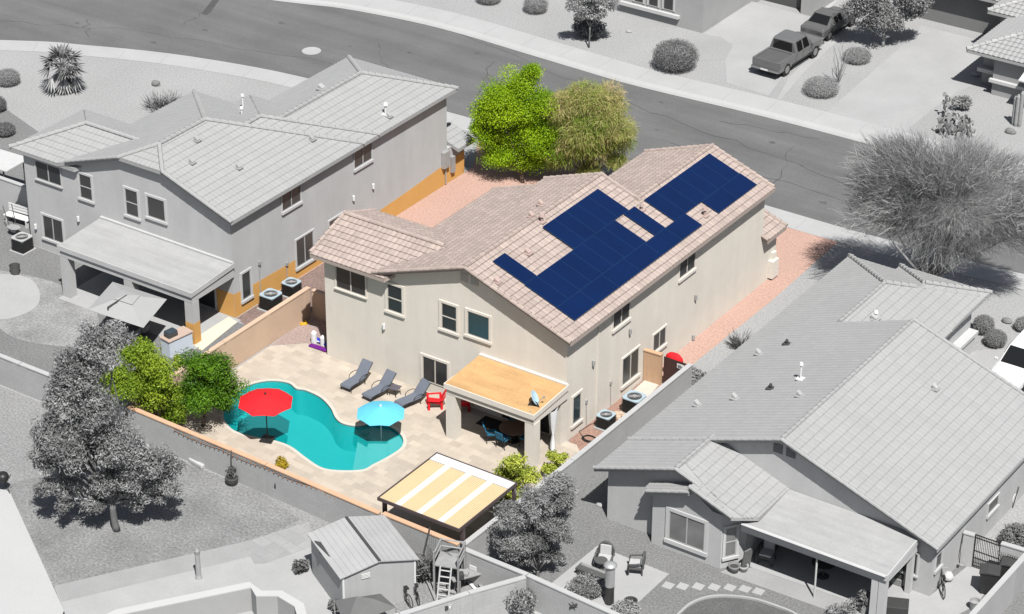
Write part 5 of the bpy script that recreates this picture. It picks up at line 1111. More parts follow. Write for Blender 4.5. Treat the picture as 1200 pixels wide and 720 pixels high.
# air conditioners
def ac_unit(body, top):
    r = thing('air_conditioner', 'x', 'air conditioner', (0, 0, 0)); a = MB(); a.box((0, 0, .02), (.84, .84, .76)); a.build('body', body, r, bevel=.06); a = MB()
    for i in range(16):
        z = .07+i*.042; a.bb(-.432, .432, -.432, -.424, z, z+.018); a.bb(.424, .432, -.42, .42, z, z+.018)
    a.build('louver', black, r); a = MB(); n = 24; V = []; F = []
    for q, z in ((.36, .79), (.36, .83), (.455, .83), (.455, .78)):
        for j in range(n):
            an = 2*math.pi*(j+.5)/n; k = q
            if q > .4: m_ = max(abs(math.cos(an)), abs(math.sin(an))); k = min(q/m_, q*1.25)
            V.append((k*math.cos(an), k*math.sin(an), z))
    for k in range(3):
        for j in range(n): F.append((k*n+j, k*n+(j+1) % n, (k+1)*n+(j+1) % n, (k+1)*n+j))
    a.add(V, F); a.build('lid', top, r)
    a = MB(); a.lathe([(.35, .785), (.35, .79)], n=20); a.build('fan_opening', black, r); a = MB()
    for j in range(10): an = j*math.pi/10; a.tube([(-.36*math.cos(an), -.36*math.sin(an), .832), (.36*math.cos(an), .36*math.sin(an), .832)], .006, 4)
    a.lathe([(.10, .79), (.10, .86)], n=12); a.build('fan_guard', galv, r)
    a = MB(); a.box((0, 0, -.02), (1.05, 1.05, .06)); a.build('pad', conc_mid, r); return r
topb = mat('ac_top', (.42, .52, .58), .5, .05); a1 = ac_unit(mat('ac_body', .09, .5, .08), topb)
for px, py, s_, lab in ((710, 500, .85, 'smaller dark air conditioner beside the cream house, nearer the patio'), (743, 482, 1.05, 'larger dark air conditioner beside the cream house, nearer the gate'), (318, 361, 1.05, 'dark air conditioner in front of the orange wall, nearer the patio'), (342, 345, .92, 'dark air conditioner by the orange wall under its window')):
    place(a1, USED, g(px, py, .03), 0, lab, 'dark air conditioners in the side yards', s_)
a2 = ac_unit(mat('ac_grey', .14, .5, .08), mat('ac_top_grey', .5, .5, .05)); a2.name = 'condenser_unit'; place(a2, USED, g(27, 293, .03), 0, 'grey air conditioner on its pad at the far left by the grey house', None, 1.0)
t = thing('garden_hose', 'dark coiled hose on the reddish gravel beside the cream house', 'hose', g(690, 516)); p = g(691, 515, .02); a = MB()
for k in range(3): a.tube([(p[0]+(.42-.05*k)*math.cos(q*.5), p[1]+(.3-.03*k)*math.sin(q*.5), .03+.03*k) for q in range(14)], .022, 5)
a.tube([(p[0]-.4, p[1], .03), (p[0]-.8, p[1]+.3, .03), (p[0]-.7, p[1]+1.2, .03), (p[0]-.3, p[1]+1.6, .05)], .018, 5); a.build('coil', black, t)
for px, py, s_ in ((724, 489, .16), (728, 485, .13), (722, 485, .14), (731, 488, .15), (726, 492, .12)):
    b = g(px, py, .01); a = MB(); a.lathe([(s_, 0), (s_*1.05, s_*.5), (s_*.5, s_*.9)], b, 7, jag=.4); tag(a.build('stone', mat('tan_rock', (.6, .45, .33), .9, .1, 3), loc=b), 'tan stone in the small heap between the two air conditioners', 'rock', 'tan stones between the air conditioners')
t = thing('wheelbarrow', 'upturned red wheelbarrow tub leaning behind the dark gate', 'wheelbarrow', g(786, 424)); p = (1.2, 8.1, 0); a = MB(); a.lathe([(.02, .42), (.3, .38), (.48, .2), (.52, 0)], (p[0], p[1], 1.05), 14, sy=.45); a.build('tub', red, t, smooth=True); a = MB(); a.tube([(p[0]-.2, p[1]+.1, 0), (p[0]-.2, p[1], 1.1)], .025, 5); a.tube([(p[0]+.2, p[1]+.1, 0), (p[0]+.2, p[1], 1.1)], .025, 5); a.build('handle', black, t)
# ================================================================== left patio things
um = thing('cantilever_parasol', 'pale square cantilever parasol in front of the grey house patio', 'parasol', g(128, 415)); zc = 2.45
cs = [np.array(g(x, y, zc)) for x, y in ((132, 330.5), (195.5, 351), (168, 384.5), (103, 363))]; cen = np.mean(cs, 0); ap = cen+np.array([0, 0, .55]); a = MB(); q4 = [cen+(c-cen)*.28+np.array([0, 0, .40]) for c in cs]
for i in range(4): j = (i+1) % 4; a.add([cs[i], cs[j], q4[j], q4[i]], [(0, 1, 2, 3)])
a.build('canopy', mat('grey_canvas', .40, .85, .03, 1), um, solid=.01); a = MB(); q5 = [cen+(c-cen)*.33+np.array([0, 0, .43]) for c in cs]
for i in range(4): j = (i+1) % 4; a.add([q5[i], q5[j], ap], [(0, 1, 2)])
a.build('vent', MATS['grey_canvas'], um, solid=.01); a = MB(); pb = g(131, 415); pt = VP(131, 366, pb); pt = (pb[0], pb[1], 2.75); a.tube([pb, pt], .045, 8); a.tube([pt, tuple(ap-np.array([0, 0, .0]))], .035, 6); a.tube([(pb[0], pb[1], 2.0), tuple(np.array(pt)*.5+ap*.5)], .025, 6); a.build('mast', dark, um); a = MB(); a.box((pb[0], pb[1], 0), (1.0, 1.0, .1), .2); a.build('base', dark, um)
for i in range(4): a = MB(); a.tube([tuple(ap-np.array([0, 0, .12])), tuple(cs[i]-np.array([0, 0, .02]))], .014, 5); a.build('rib', dark, um)
t = thing('bar_counter', 'white outdoor counter with a slatted tan end beside the left patio post', 'counter', g(212, 410)); c = g(208, 412); a = MB(); fx = R(2); a.box((c[0], c[1], .03), (1.5, .7, .95), R(80)); a.build('cabinet', mat('counter_white', (.66, .72, .80), .6, .04), t); a = MB(); a.box((c[0], c[1], .98), (1.6, .8, .05), R(80)); a.build('countertop', mat('counter_top', (.55, .42, .35), .6, .08), t)
t = thing('table_grill', 'dark tabletop grill standing on the white counter', 'grill', (c[0]-.1, c[1]-.35, 1.03)); a = MB(); a.box((c[0]-.1, c[1]-.3, 1.04), (.6, .45, .22), R(80)); a.build('body', dark, t, bevel=.03); a = MB(); a.box((c[0]-.1, c[1]-.3, 1.26), (.58, .43, .1), R(80)); a.build('lid', mat('grill_lid', (.05, .07, .09), .3, .05), t, bevel=.04)
for px, py, s_, lab in ((155, 397, .5, 'large pale round planter under the square parasol, nearer the tree'), (167, 390, .42, 'pale round planter under the square parasol corner, nearer the patio')):
    b = g(px, py); t = thing('planter', lab, 'planter', b); a = MB(); a.lathe([(s_*.6, 0), (s_*.9, s_*.5), (s_, s_*1.3), (s_*.85, s_*1.32), (s_*.8, s_*1.1)], b, 18); a.build('pot', mat('pale_pot', .38, .8, .06, 2), t, smooth=True); a = MB(); a.lathe([(s_*.79, s_*1.1), (s_*.78, s_*1.14)], b, 14); a.build('soil', dark, t)
b = g(18, 321); t = thing('bucket', 'dark open bucket at the rim of the round concrete pad', 'bucket', b); a = MB(); a.lathe([(.24, 0), (.29, .5), (.31, .52), (.28, .52), (.25, .1)], b, 16); a.build('pail', mat('bucket_grey', .10, .6, .05), t)
t = thing('garden_bench', 'white slatted bench against the side of the grey house', 'bench', (-35.9, 2.0, 0)); a = MB(); b = g(22, 262); a.box((b[0], b[1], .42), (1.7, .5, .04), R(5)); a.build('seat', white, t); a = MB()
for i in range(3): a.box((b[0], b[1]+.26, .55+i*.17), (1.7, .03, .12), R(5))
a.build('backrest', white, t)
for dx in (-.75, .75): a = MB(); a.box((b[0]+dx, b[1], 0), (.06, .45, .42), R(5)); a.build('leg', white, t)
t = thing('wheelbarrow', 'grey wheelbarrow with upright handles at the left edge', 'wheelbarrow', g(15, 275)); b = g(17, 276); a = MB(); a.lathe([(.2, .25), (.42, .5), (.44, .52)], b, 10, sy=.7); a.build('tub', galv, t); a = MB(); a.tube([(b[0]-.3, b[1], .4), (b[0]-.9, b[1]+.2, 1.5)], .025, 5); a.tube([(b[0]-.1, b[1]+.3, .4), (b[0]-.5, b[1]+.5, 1.6)], .025, 5); a.build('handle', dark, t); a = MB(); a.tube([(b[0]+.4, b[1]-.06, .2), (b[0]+.4, b[1]+.06, .2)], .2, 12); a.build('wheel', black, t)
t = thing('awning', 'pale flat awning on dark posts at the left edge behind the grey house', 'awning', g(5, 205)); b = g(5, 190, 2.2); a = MB(); a.box((b[0]-.6, b[1], 2.2), (3.2, 2.0, .08), R(3)); a.build('roof', mat('awning_white', .6, .7, .05), t)
for dx in (-1.9, .7):
    for dy in (-.8, .8): a = MB(); a.tube([(b[0]+dx, b[1]+dy, 0), (b[0]+dx, b[1]+dy, 2.2)], .05, 6); a.build('post', dark, t)
# ================================================================== bottom left lot
b = g(5, 576); t = thing('kettle_grill', 'black kettle grill on the pale slab at the left edge', 'grill', b); a = MB(); a.lathe([(.05, .55), (.24, .62), (.31, .8), (.24, .98), (.05, 1.04)], b, 16); a.build('bowl', black, t, smooth=True)
for i in range(3): an = i*2.1; a = MB(); a.tube([(b[0]+.15*math.cos(an), b[1]+.15*math.sin(an), .62), (b[0]+.36*math.cos(an), b[1]+.36*math.sin(an), 0)], .018, 5); a.build('leg', black, t)
a = MB(); a.tube([(b[0]+.3, b[1], .8), (b[0]+.5, b[1]-.05, .95), (b[0]+.55, b[1], 1.15)], .015, 5); a.build('handle', black, t)
b = g(233, 678); t = thing('garden_torch', 'pale capped garden post on the walk beside the empty pool', 'garden post', b); a = MB(); a.lathe([(.17, 0), (.12, .2), (.11, 1.35)], b, 14); a.build('post', galv, t); a = MB(); a.lathe([(.13, 1.35), (.14, 1.5), (.05, 1.62)], b, 14); a.build('cap', mat('torch_cap', .3, .5), t)
b = g(272, 568); t = thing('potted_plant', 'potted plant hanging low against the grey back wall by the lawn', 'potted plant', b); a = MB(); a.lathe([(.2, 0), (.3, .22), (.32, .4), (.28, .42)], b, 14); a.build('pot', dark, t); V, F, tv = leaves([(b[0], b[1], .7, .25, .25, .35)], 160, .16); npmesh('foliage', V, F, leaf_gd, t, tv=tv); a = MB(); a.tube([(b[0], b[1], .3), (b[0]+.02, b[1]+.05, 1.9)], .02, 5); a.build('stake', dark, t)
b = g(224, 546); t = MB(); t.box((b[0]+.2, b[1]+.3, 0), (1.0, .45, .25), R(-10)); tag(t.build('stone_block', mat('white_stone', .55, .9, .12, 2), loc=b, bevel=.06), 'white stone block lying at the foot of the back wall', 'stone')
def on_wall(x, y, yw): return WY(x, y, yw)
q = on_wall(323, 565, -11.79); t = thing('wall_ornament', 'dark fan shaped metal ornament on the grey back wall above the lawn', 'wall ornament', q); a = MB()
for rr in (.30, .22, .12):
    a.tube([(q[0]+rr*math.cos(k_*.31), -11.80, q[2]+rr*.8*math.sin(k_*.31)) for k_ in range(11)], .015, 4)
for k_ in range(5): an = .4+k_*.58; a.tube([(q[0], -11.80, q[2]-.02), (q[0]+.3*math.cos(an), -11.80, q[2]+.24*math.sin(an))], .012, 4)
a.lathe([(.04, -.35), (.07, -.2), (.02, 0)], (q[0], -11.82, q[2]), 8); a.build('metalwork', dark, t)
q = on_wall(408, 605, -11.90); t = thing('wall_ornament', 'dark metal butterfly ornament on the back wall above the shed roof', 'wall ornament', q); a = MB(); a.lathe([(.02, 0), (.22, .03), (.2, .05)], (q[0], -11.93, q[2]), 10, sy=.3); a.box((q[0]-.1, -11.95, q[2]), (.35, .05, .3)); a.build('metalwork', dark, t)
q = g(522, 716, 1.0); wd = Vector((5.95-4.6, -12.4+14.75, 0)).normalized(); wn = Vector((wd.y, -wd.x, 0)); q = WP(522, 713, Vector((5.28, -13.57, 0))+wn*.12, wn); t = thing('wall_ornament', 'dark metal sun with wavy rays on the pale wall at the bottom', 'wall ornament', q); a = MB(); q = Vector(q)
ring = [q+wd*.14*math.cos(k_*.42)+Vector((0, 0, 1))*.14*math.sin(k_*.42) for k_ in range(15)]; a.extr([tuple(v) for v in ring], tuple(wn*.04)); a.build('disc', dark, t); a = MB()
for k_ in range(16):
    an = k_*math.pi/8; d_ = wd*math.cos(an)+Vector((0, 0, math.sin(an))); s_ = wd*-math.sin(an)+Vector((0, 0, math.cos(an))); a.tube([q+wn*.03+d_*.15, q+wn*.03+d_*.24+s_*.03, q+wn*.03+d_*(.36 if k_ % 2 else .28)], [.022, .018, .006], 4)
a.build('ray', galv, t)
q = WY(672, 712, -12.45); t = thing('wall_ornament', 'dark lizard shaped ornament on the grey wall at the bottom', 'wall ornament', q); a = MB(); y = q[1]
a.tube([(q[0]+.18, y, q[2]+.28), (q[0]+.12, y, q[2]+.12), (q[0]-.02, y, q[2]+.06), (q[0]-.16, y, q[2]-.06), (q[0]-.2, y, q[2]-.22)], [.05, .07, .09, .05, .015], 6)
for dx, dz, ex, ez in ((.1, .14, -.08, .26), (.14, .1, .26, .12), (-.06, .04, -.24, .12), (-.02, 0, .1, -.14)): a.tube([(q[0]+dx, y, q[2]+dz), (q[0]+ex, y, q[2]+ez)], [.03, .018], 5)
a.build('body', dark, t)
# shed
A_, B_, C_ = [np.array(g(*q)) for q in ((366, 672), (402, 722), (488, 700))]; D_ = A_+C_-B_; sh_ = thing('garden_shed', 'grey metal garden shed with a ribbed pale roof in the lower yard', 'shed', tuple(A_)); HW, HR = 2.05, 2.42
a = MB(); mid1 = (B_+C_)/2; mid2 = (A_+D_)/2; up = np.array([0, 0, 1.])
pts = [B_, C_, C_+up*HW, mid1+up*HR, B_+up*HW]; a.extr([tuple(p) for p in pts], tuple(A_-B_)); a.build('wall', mat('shed_metal', .48, .6, .05, 1, streak=((4, 4, .1), .06)), sh_)
sr = mat('shed_roof', .45, .6, .06, .8, streak=((1, .3, 1), .05)); a = MB(); ln = (A_-B_)/np.linalg.norm(A_-B_); ac = (C_-B_)/np.linalg.norm(C_-B_)
for s0, s1 in ((B_, mid1), (C_, mid1)):
    e_ = s0-(s1-s0)/np.linalg.norm(s1-s0)*.12; p0 = e_+up*(HW-.02)-ln*.12; p1 = mid1+up*(HR+.02)-ln*.12; a.extr([tuple(p0), tuple(p1), tuple(p1+up*.05), tuple(p0+up*.05)], tuple((A_-B_)+ln*.24))
    for k_ in range(1, 7): q0 = p0+(p1-p0)*k_/7+up*.05; a.extr([tuple(q0), tuple(q0+(p1-p0)*.012), tuple(q0+(p1-p0)*.012+up*.02), tuple(q0+up*.02)], tuple((A_-B_)+ln*.24))
a.build('roof', sr, sh_); a = MB(); p0 = mid1+up*(HR+.072)-ln*.12; a.extr([tuple(p0-ac*.07), tuple(p0+ac*.07), tuple(p0+ac*.07+up*.02), tuple(p0-ac*.07+up*.02)], tuple((A_-B_)+ln*.24)); a.build('ridge_strip', dark, sh_)
a = MB(); vq = B_+(C_-B_)*.26+up*1.72-ln*.02; 
for k_ in range(4): p = vq+up*(.07*k_); a.extr([tuple(p), tuple(p+ac*.4), tuple(p+ac*.4+up*.03), tuple(p+up*.03)], tuple(-ln*.03))
a.build('vent', white, sh_); a = MB(); a.extr([tuple(B_+ac*.02-ln*.01), tuple(B_+ac*.1-ln*.01), tuple(B_+ac*.1-ln*.01+up*HW), tuple(B_+ac*.02-ln*.01+up*HW)], tuple(-ln*.02)); a.build('corner_trim', white, sh_); a = MB(); a.extr([tuple(C_-ac*.1-ln*.01), tuple(C_-ac*.02-ln*.01), tuple(C_-ac*.02-ln*.01+up*HW), tuple(C_-ac*.1-ln*.01+up*HW)], tuple(-ln*.02)); a.build('corner_trim', white, sh_)
# torn roof flap on the long side
ft = B_*.15+A_*.85+up*(HW+.06); a = MB(); o_ = -ac*.16; a.add([tuple(ft+o_*.3), tuple(ft+o_-ln*.9-up*.15), tuple(ft+ac*.1-ln*1.5+up*.03), tuple(ft+ac*.15-ln*.3+up*.05)], [(0, 1, 2, 3)]); a.build('loose_roof_edge', dark, sh_, solid=.015)
tn = thing('tent', 'dark grey pitched tent canopy in front of the garden shed at the bottom edge', 'tent', g(425, 716)); a = MB(); k4 = [np.array(g(*q, 1.15)) for q in ((392, 704), (446, 696), (464, 712), (405, 735))]; r1, r2_ = np.array(g(430, 697, 1.75)), np.array(g(447, 690, 1.75)); r1 = np.mean(k4, 0)+np.array([-.3, -.1, .5]); r2_ = np.mean(k4, 0)+np.array([.35, .15, .5])
a.add([k4[0], k4[1], k4[2], k4[3], r1, r2_], [(0, 1, 5, 4), (1, 2, 5), (2, 3, 4, 5), (3, 0, 4)]); a.build('canopy', mat('tent_grey', .16, .7, .06, 1.5), tn, solid=.01); 
for q in k4: a = MB(); a.tube([(q[0], q[1], 0), tuple(q)], .025, 5); a.build('post', galv, tn)
def bicycle():
    r = thing('bicycle', 'x', 'bicycle', (0, 0, 0))
    for y in (-.52, .52): a = MB(); a.tube([(0, y+.33*math.cos(k_*.35), .33+.33*math.sin(k_*.35)) for k_ in range(19)], .022, 5); [a.tube([(0, y, .33), (0, y+.32*math.cos(k_*.785), .33+.32*math.sin(k_*.785))], .005, 3) for k_ in range(8)]; a.build('wheel', black, r)
    a = MB(); bb_ = (0, -.05, .3)
    for p, q in (((0, -.52, .33), bb_), ((0, -.52, .33), (0, -.2, .75)), (bb_, (0, -.22, .85)), (bb_, (0, .38, .78)), ((0, -.18, .72), (0, .36, .85)), ((0, .34, .95), (0, .52, .33))): a.tube([p, q], .022, 5)
    a.build('frame', mat('bike_paint', .12, .4), r); a = MB(); a.box((0, -.24, .86), (.14, .26, .06)); a.build('saddle', black, r); a = MB(); a.tube([(-.28, .28, 1.02), (0, .36, .98), (.28, .28, 1.02)], .016, 5); a.build('handlebar', galv, r); return r
bk = bicycle(); place(bk, USED, g(474, 705), R(62), 'dark bicycle leaning by the shed front, nearer the tent', 'bicycles in the shed yard'); place(bk, USED, g(487, 702), R(48), 'dark bicycle by the right corner of the shed', 'bicycles in the shed yard')
# look-out tower with ladder
tw = thing('play_tower', 'wooden play tower with railed platform and ladder in the shed yard', 'play tower', g(520, 694)); b = g(527, 690); a = MB(); ct = (b[0], b[1]); H_ = 1.5; hw = .55; gw = mat('grey_wood', .34, .8, .15, 3)
a.box((ct[0], ct[1], H_), (1.1, 1.1, .05), R(20)); a.build('platform', gw, tw); an = R(20); q2 = lambda x, y: (ct[0]+x*math.cos(an)-y*math.sin(an), ct[1]+x*math.sin(an)+y*math.cos(an))
for sx in (-1, 1):
    for sy in (-1, 1): a = MB(); p = q2(sx*hw, sy*hw); a.box((p[0], p[1], 0), (.08, .08, H_+.75), an); a.build('post', gw, tw)
a = MB()
for z in (H_+.35, H_+.7):
    for (x0, y0), (x1, y1) in (((-1, -1), (-1, 1)), ((-1, 1), (1, 1)), ((1, 1), (1, -1))): p = q2(x0*hw, y0*hw); q = q2(x1*hw, y1*hw); a.tube([(p[0], p[1], z), (q[0], q[1], z)], .04, 4)
a.build('railing', gw, tw); a = MB(); 
for sx in (-.25, .25): p = q2(sx, -hw-.05); q = q2(sx, -hw-.75); a.tube([(p[0], p[1], H_+.1), (q[0], q[1], 0)], .045, 4)
for k_ in range(6): f_ = (k_+.6)/6; p = q2(-.25, -hw-.05-.7*(1-f_)); q = q2(.25, -hw-.05-.7*(1-f_)); a.tube([(p[0], p[1], H_*f_), (q[0], q[1], H_*f_)], .04, 4)
a.build('ladder', mat('pale_wood', .48, .8, .1, 3), tw)
nt_ = thing('sports_net', 'dark practice net on a leaning pole between the shed and the pergola wall', 'net', g(480, 655)); p0, p1 = g(482, 664), None; b0 = (1.2, -12.9, 0); b1 = (2.35, -12.75, 0); a = MB(); a.tube([(.75, -13.2, 0), (1.0, -12.6, 2.45)], .04, 6); a.tube([(2.6, -13.0, 0), (2.5, -12.8, 1.5)], .03, 6); a.build('pole', dark, nt_)
a = MB()
for k_ in range(14): f_ = k_/13; x = 1.0+1.5*f_; zt_ = 2.4-.95*f_-.35*math.sin(math.pi*f_); a.tube([(x, -12.62-.2*f_, .25), (x, -12.62-.2*f_, zt_)], .006, 3)
for k_ in range(11): z = .3+k_*.18; a.tube([(1.0, -12.62, min(z, 2.4)), (2.5, -12.82, min(z, 1.5))], .006, 3)
a.build('mesh', dark, nt_)
jk = thing('work_table', 'cluttered pale work table behind the play tower', 'table', g(545, 690)); b = g(548, 688); a = MB(); a.box((b[0], b[1], .72), (1.7, .7, .05), R(60)); a.build('tabletop', gw, jk)
for dx, dy in ((-.5, -.6), (.5, .5), (-.1, .75), (.1, -.75)): a = MB(); a.box((b[0]+dx*.6, b[1]+dy*.9, 0), (.06, .06, .72)); a.build('leg', gw, jk)
for i, (dx, dy, sx, sy, sz, m_) in enumerate(((.1, .4, .4, .3, .25, white), (-.1, -.2, .5, .35, .15, galv), (0, -.55, .3, .3, .3, dark))):
    q = (b[0]+dx, b[1]+dy, .775); a = MB(); a.box(q, (sx, sy, sz), .4*i); tag(a.build('storage_box', m_, loc=q, bevel=.02), ('white box on the cluttered work table', 'flat grey box on the cluttered work table', 'dark box at the near end of the cluttered work table')[i], 'box')
for i, (px, py, L, an, m_) in enumerate(((556, 690, 2.4, R(-28), white), (540, 697, 1.8, R(10), galv), (505, 690, 2.0, R(-40), gw), (560, 682, 2.2, R(-33), gw))):
    q = g(px, py, .05+.03*i); a = MB(); a.box(q, (L, .14, .05), an); tag(a.build('plank', m_, loc=q), ('white plank lying in the shed yard by the pale wall', 'grey plank lying before the play tower', 'weathered plank between the shed and the play tower', 'weathered plank against the grey wall behind the work table')[i], 'plank')
# ================================================================== garden of the low house
wick = mat('dark_wicker', .10, .8, .15, 8); cushw = mat('pale_cushion', .52, .85, .08, 4)
def wicker_chair():
    r = thing('wicker_chair', 'x', 'chair', (0, 0, 0)); a = MB(); a.box((0, 0, .26), (.62, .6, .12)); a.build('seat', wick, r, bevel=.03); a = MB(); n = 14; V = []
    for k_ in range(n+1):
        t_ = math.pi*k_/n; a_ = (-.33*math.cos(t_), .30, .38+.62*math.sin(t_)**.7); V.append(a_)
    a.extr(V, (0, .07, .05)); a.tube([(v[0], v[1]+.03, v[2]) for v in V], .045, 6); a.build('backrest', wick, r)
    for s_ in (-1, 1): a = MB(); a.tube([(s_*.34, .3, .66), (s_*.37, 0, .60), (s_*.35, -.30, .56), (s_*.33, -.32, .02)], .04, 6); a.build('armrest', wick, r, smooth=True)
    for x in (-.28, .28):
        for y in (-.28, .3): a = MB(); a.tube([(x, y, 0), (x, y, .28)], .03, 6); a.build('leg', wick, r)
    a = MB(); a.box((0, -.02, .385), (.54, .54, .1)); a.extr([(-.24, .2, .48), (.24, .2, .48), (.24, .27, .9), (-.24, .27, .9)], (0, .06, .01)); a.build('cushion', cushw, r, bevel=.03); return r
wc = wicker_chair(); place(wc, USED, g(708, 664, .015), R(20), 'wicker chair with pale cushions behind the steel patio heater', 'wicker chairs of the low house', 1.08); place(wc, USED, g(745, 670, .015), R(-65), 'wicker chair turned sideways near the stepping stones', 'wicker chairs of the low house', 1.05); place(wc, USED, (12.95, -3.3, .03), R(10), 'wicker chair in the shade under the long patio roof', 'wicker chairs of the low house')
t = thing('garden_bench', 'low dark bench with pale cushion behind the grey shrub', 'bench', g(694, 676)); b = g(694, 677, .015); a = MB(); a.box((b[0], b[1], .3), (1.5, .5, .1), R(0)); a.build('seat', wick, t); a = MB(); a.box((b[0], b[1]+.12, .405), (1.3, .16, .05)); a.build('cushion', mat('mid_cushion', .3, .85, .08, 4), t)
for dx in (-.65, .65): a = MB(); a.box((b[0]+dx, b[1], 0.012), (.08, .4, .29)); a.build('leg', wick, t)
b = g(704, 668, .015); t = thing('side_table', 'small round dark table between the wicker chair and the patio heater', 'table', b); a = MB(); a.lathe([(.3, .5), (.3, .54)], b, 18); a.build('tabletop', wick, t); a = MB(); a.lathe([(.2, 0), (.05, .04), (.04, .5)], b, 10); a.build('pedestal', wick, t)
b = g(714, 707, .0); t = thing('patio_heater', 'tall stainless cylinder patio heater with a domed cap', 'patio heater', b); a = MB(); a.lathe([(.21, 0), (.2, .95)], b, 20); a.build('base', mat('heater_dark', .05, .4), t); a = MB(); a.lathe([(.22, .95), (.22, 1.95)], b, 20); a.build('tube', mat('brushed_steel', .75, .35, .05, 2, metal=.6), t); a = MB(); a.lathe([(.22, 1.95), (.30, 2.0), (.30, 2.05), (.2, 2.13), (.03, 2.17)], b, 24); a.build('cap', MATS['brushed_steel'], t, smooth=True)
b = g(739, 711, .015); t = thing('planter', 'dark glazed bowl planter at the corner of the garden patio', 'planter', b); a = MB(); a.lathe([(.2, 0), (.3, .2), (.31, .34), (.25, .34), (.2, .15)], b, 18); a.build('pot', dark, t)
for i, (px, py) in enumerate(((783, 687), (800, 688), (818.5, 688.2), (837, 689), (855.5, 689.5), (873, 691), (889, 694))):
    b = g(px, py, .01); a = MB(); a.box(b, (.46, .46, .04), R(4)); tag(a.build('stepping_stone', conc_mid, loc=b), 'pale square stepping stone in the row along the gravel', 'stepping stone', 'stepping stones before the low house')
for px, py, s_, m_, lab in ((860, 670, .27, mat('pot_mid', .22, .7), 'larger grey pot at the bay corner of the low house'), (871, 669, .23, mat('pot_pale', .42, .7), 'smaller pale pot at the bay corner of the low house')):
    b = g(px, py, .02); t = thing('flower_pot', lab, 'flower pot', b); a = MB(); a.lathe([(s_*.7, 0), (s_, s_), (s_*1.05, s_*1.3), (s_*.85, s_*1.3), (s_*.7, s_*.9)], b, 16); a.build('pot', m_, t, smooth=True); a = MB(); a.lathe([(s_*.78, s_), (s_*.77, s_*1.05)], b, 12); a.build('soil', dark, t)
b = (12.45, -4.35, .03); t = MB(); t.box(b, (.5, .08, 1.1), R(75), tilt=.12); tag(t.build('slate_panel', mat('slate', .17, .8, .2, 5), loc=b), 'upright slate panel leaning at the end of the long patio', 'panel')
b = g(964, 672, .03); t = thing('dining_table', 'round dark metal table in the shade of the long patio', 'table', (15.6, -2.9, .03)); a = MB(); a.lathe([(.55, .7), (.55, .74)], (15.6, -2.9, .03), 22); a.build('tabletop', dark, t); a = MB(); a.lathe([(.3, 0), (.05, .05), (.05, .7)], (15.6, -2.9, .03), 10); a.build('pedestal', dark, t)
b = (18.35, -4.3, .03); t = thing('potted_plant', 'leafy potted plant at the front corner inside the long patio', 'potted plant', b); a = MB(); a.lathe([(.16, 0), (.24, .4), (.22, .42)], b, 14); a.build('pot', MATS['pot_pale'], t); V, F, tv = leaves([(b[0], b[1], .8, .35, .35, .4)], 320, .2); npmesh('foliage', V, F, leaf_gd, t, tv=tv)
for i, (px, py, sx, sy, sz, m_, lab) in enumerate(((1050, 682, .75, .5, .35, mat('box_grey', .3, .6), 'grey storage box by the patio post of the low house'), (1055, 680, .7, .45, .3, dark, 'dark storage box stacked by the patio post'), (1068, 688, .5, .4, .45, mat('box_mid', .2, .6), 'mid grey crate against the corner wall of the low house'), (1048, 717, 1.2, .8, .5, mat('box_dark', .06, .6), 'large dark lidded crate at the bottom edge'))):
    b = g(px, py, .035); z = .035+(.352 if i == 1 else 0)
    if i == 1: b = g(1050, 682, .035); b = (b[0]+.05, b[1], z)
    a = MB(); a.box((b[0], b[1], z), (sx, sy, sz), R(8*i)); tag(a.build('storage_box', m_, loc=(b[0], b[1], z), bevel=.03), lab, 'box')
def wheelie():
    r = thing('wheelie_bin', 'x', 'bin', (0, 0, 0)); a = MB(); a.add([(-.24, -.28, .08), (.24, -.28, .08), (.24, .26, .08), (-.24, .26, .08), (-.31, -.38, 1.0), (.31, -.38, 1.0), (.31, .36, 1.0), (-.31, .36, 1.0)], [(3, 2, 1, 0), (4, 5, 6, 7), (0, 1, 5, 4), (1, 2, 6, 5), (2, 3, 7, 6), (3, 0, 4, 7)]); a.build('body', mat('bin_dark', .045, .5, .05), r); a = MB(); a.extr([(-.34, -.42, 1.0), (-.34, .40, 1.0), (-.34, .36, 1.08), (-.34, -.1, 1.12), (-.34, -.40, 1.06)], (.68, 0, 0)); a.build('lid', mat('bin_lid', .07, .45, .05), r, bevel=.02)
    for x in (-.27, .27): a = MB(); a.tube([(x-.03, .3, .11), (x+.03, .3, .11)], .11, 12); a.build('wheel', black, r)
    return r
wb_ = wheelie(); place(wb_, USED, g(1158, 694, .01), R(-70), 'dark wheeled bin with its lid towards the gate, nearest the patio', 'wheeled bins by the iron gate', 1.15); place(wb_, USED, g(1182, 684, .01), R(-75), 'dark wheeled bin closest to the pale right hand wall', 'wheeled bins by the iron gate', 1.1)
b = g(1142, 714, .01); t = thing('bucket', 'white bucket with dark contents at the foot of the right wall', 'bucket', b); a = MB(); a.lathe([(.2, 0), (.25, .45), (.27, .46), (.22, .46), (.2, .3)], b, 16); a.build('pail', galv, t)
place(bk, USED, g(1103, 692, .03), R(35), 'bicycle in the clutter beside the low house corner'); 
b = g(1111, 680, .03); a = MB(); a.lathe([(.1, 0), (.22, .08), (.25, .24), (.12, .42)], b, 12, jag=.2); tag(a.build('white_sack', mat('sack_cloth', .6, .9, .1, 5), loc=b, smooth=True), 'white stuffed sack beside the bicycle at the low house', 'sack')
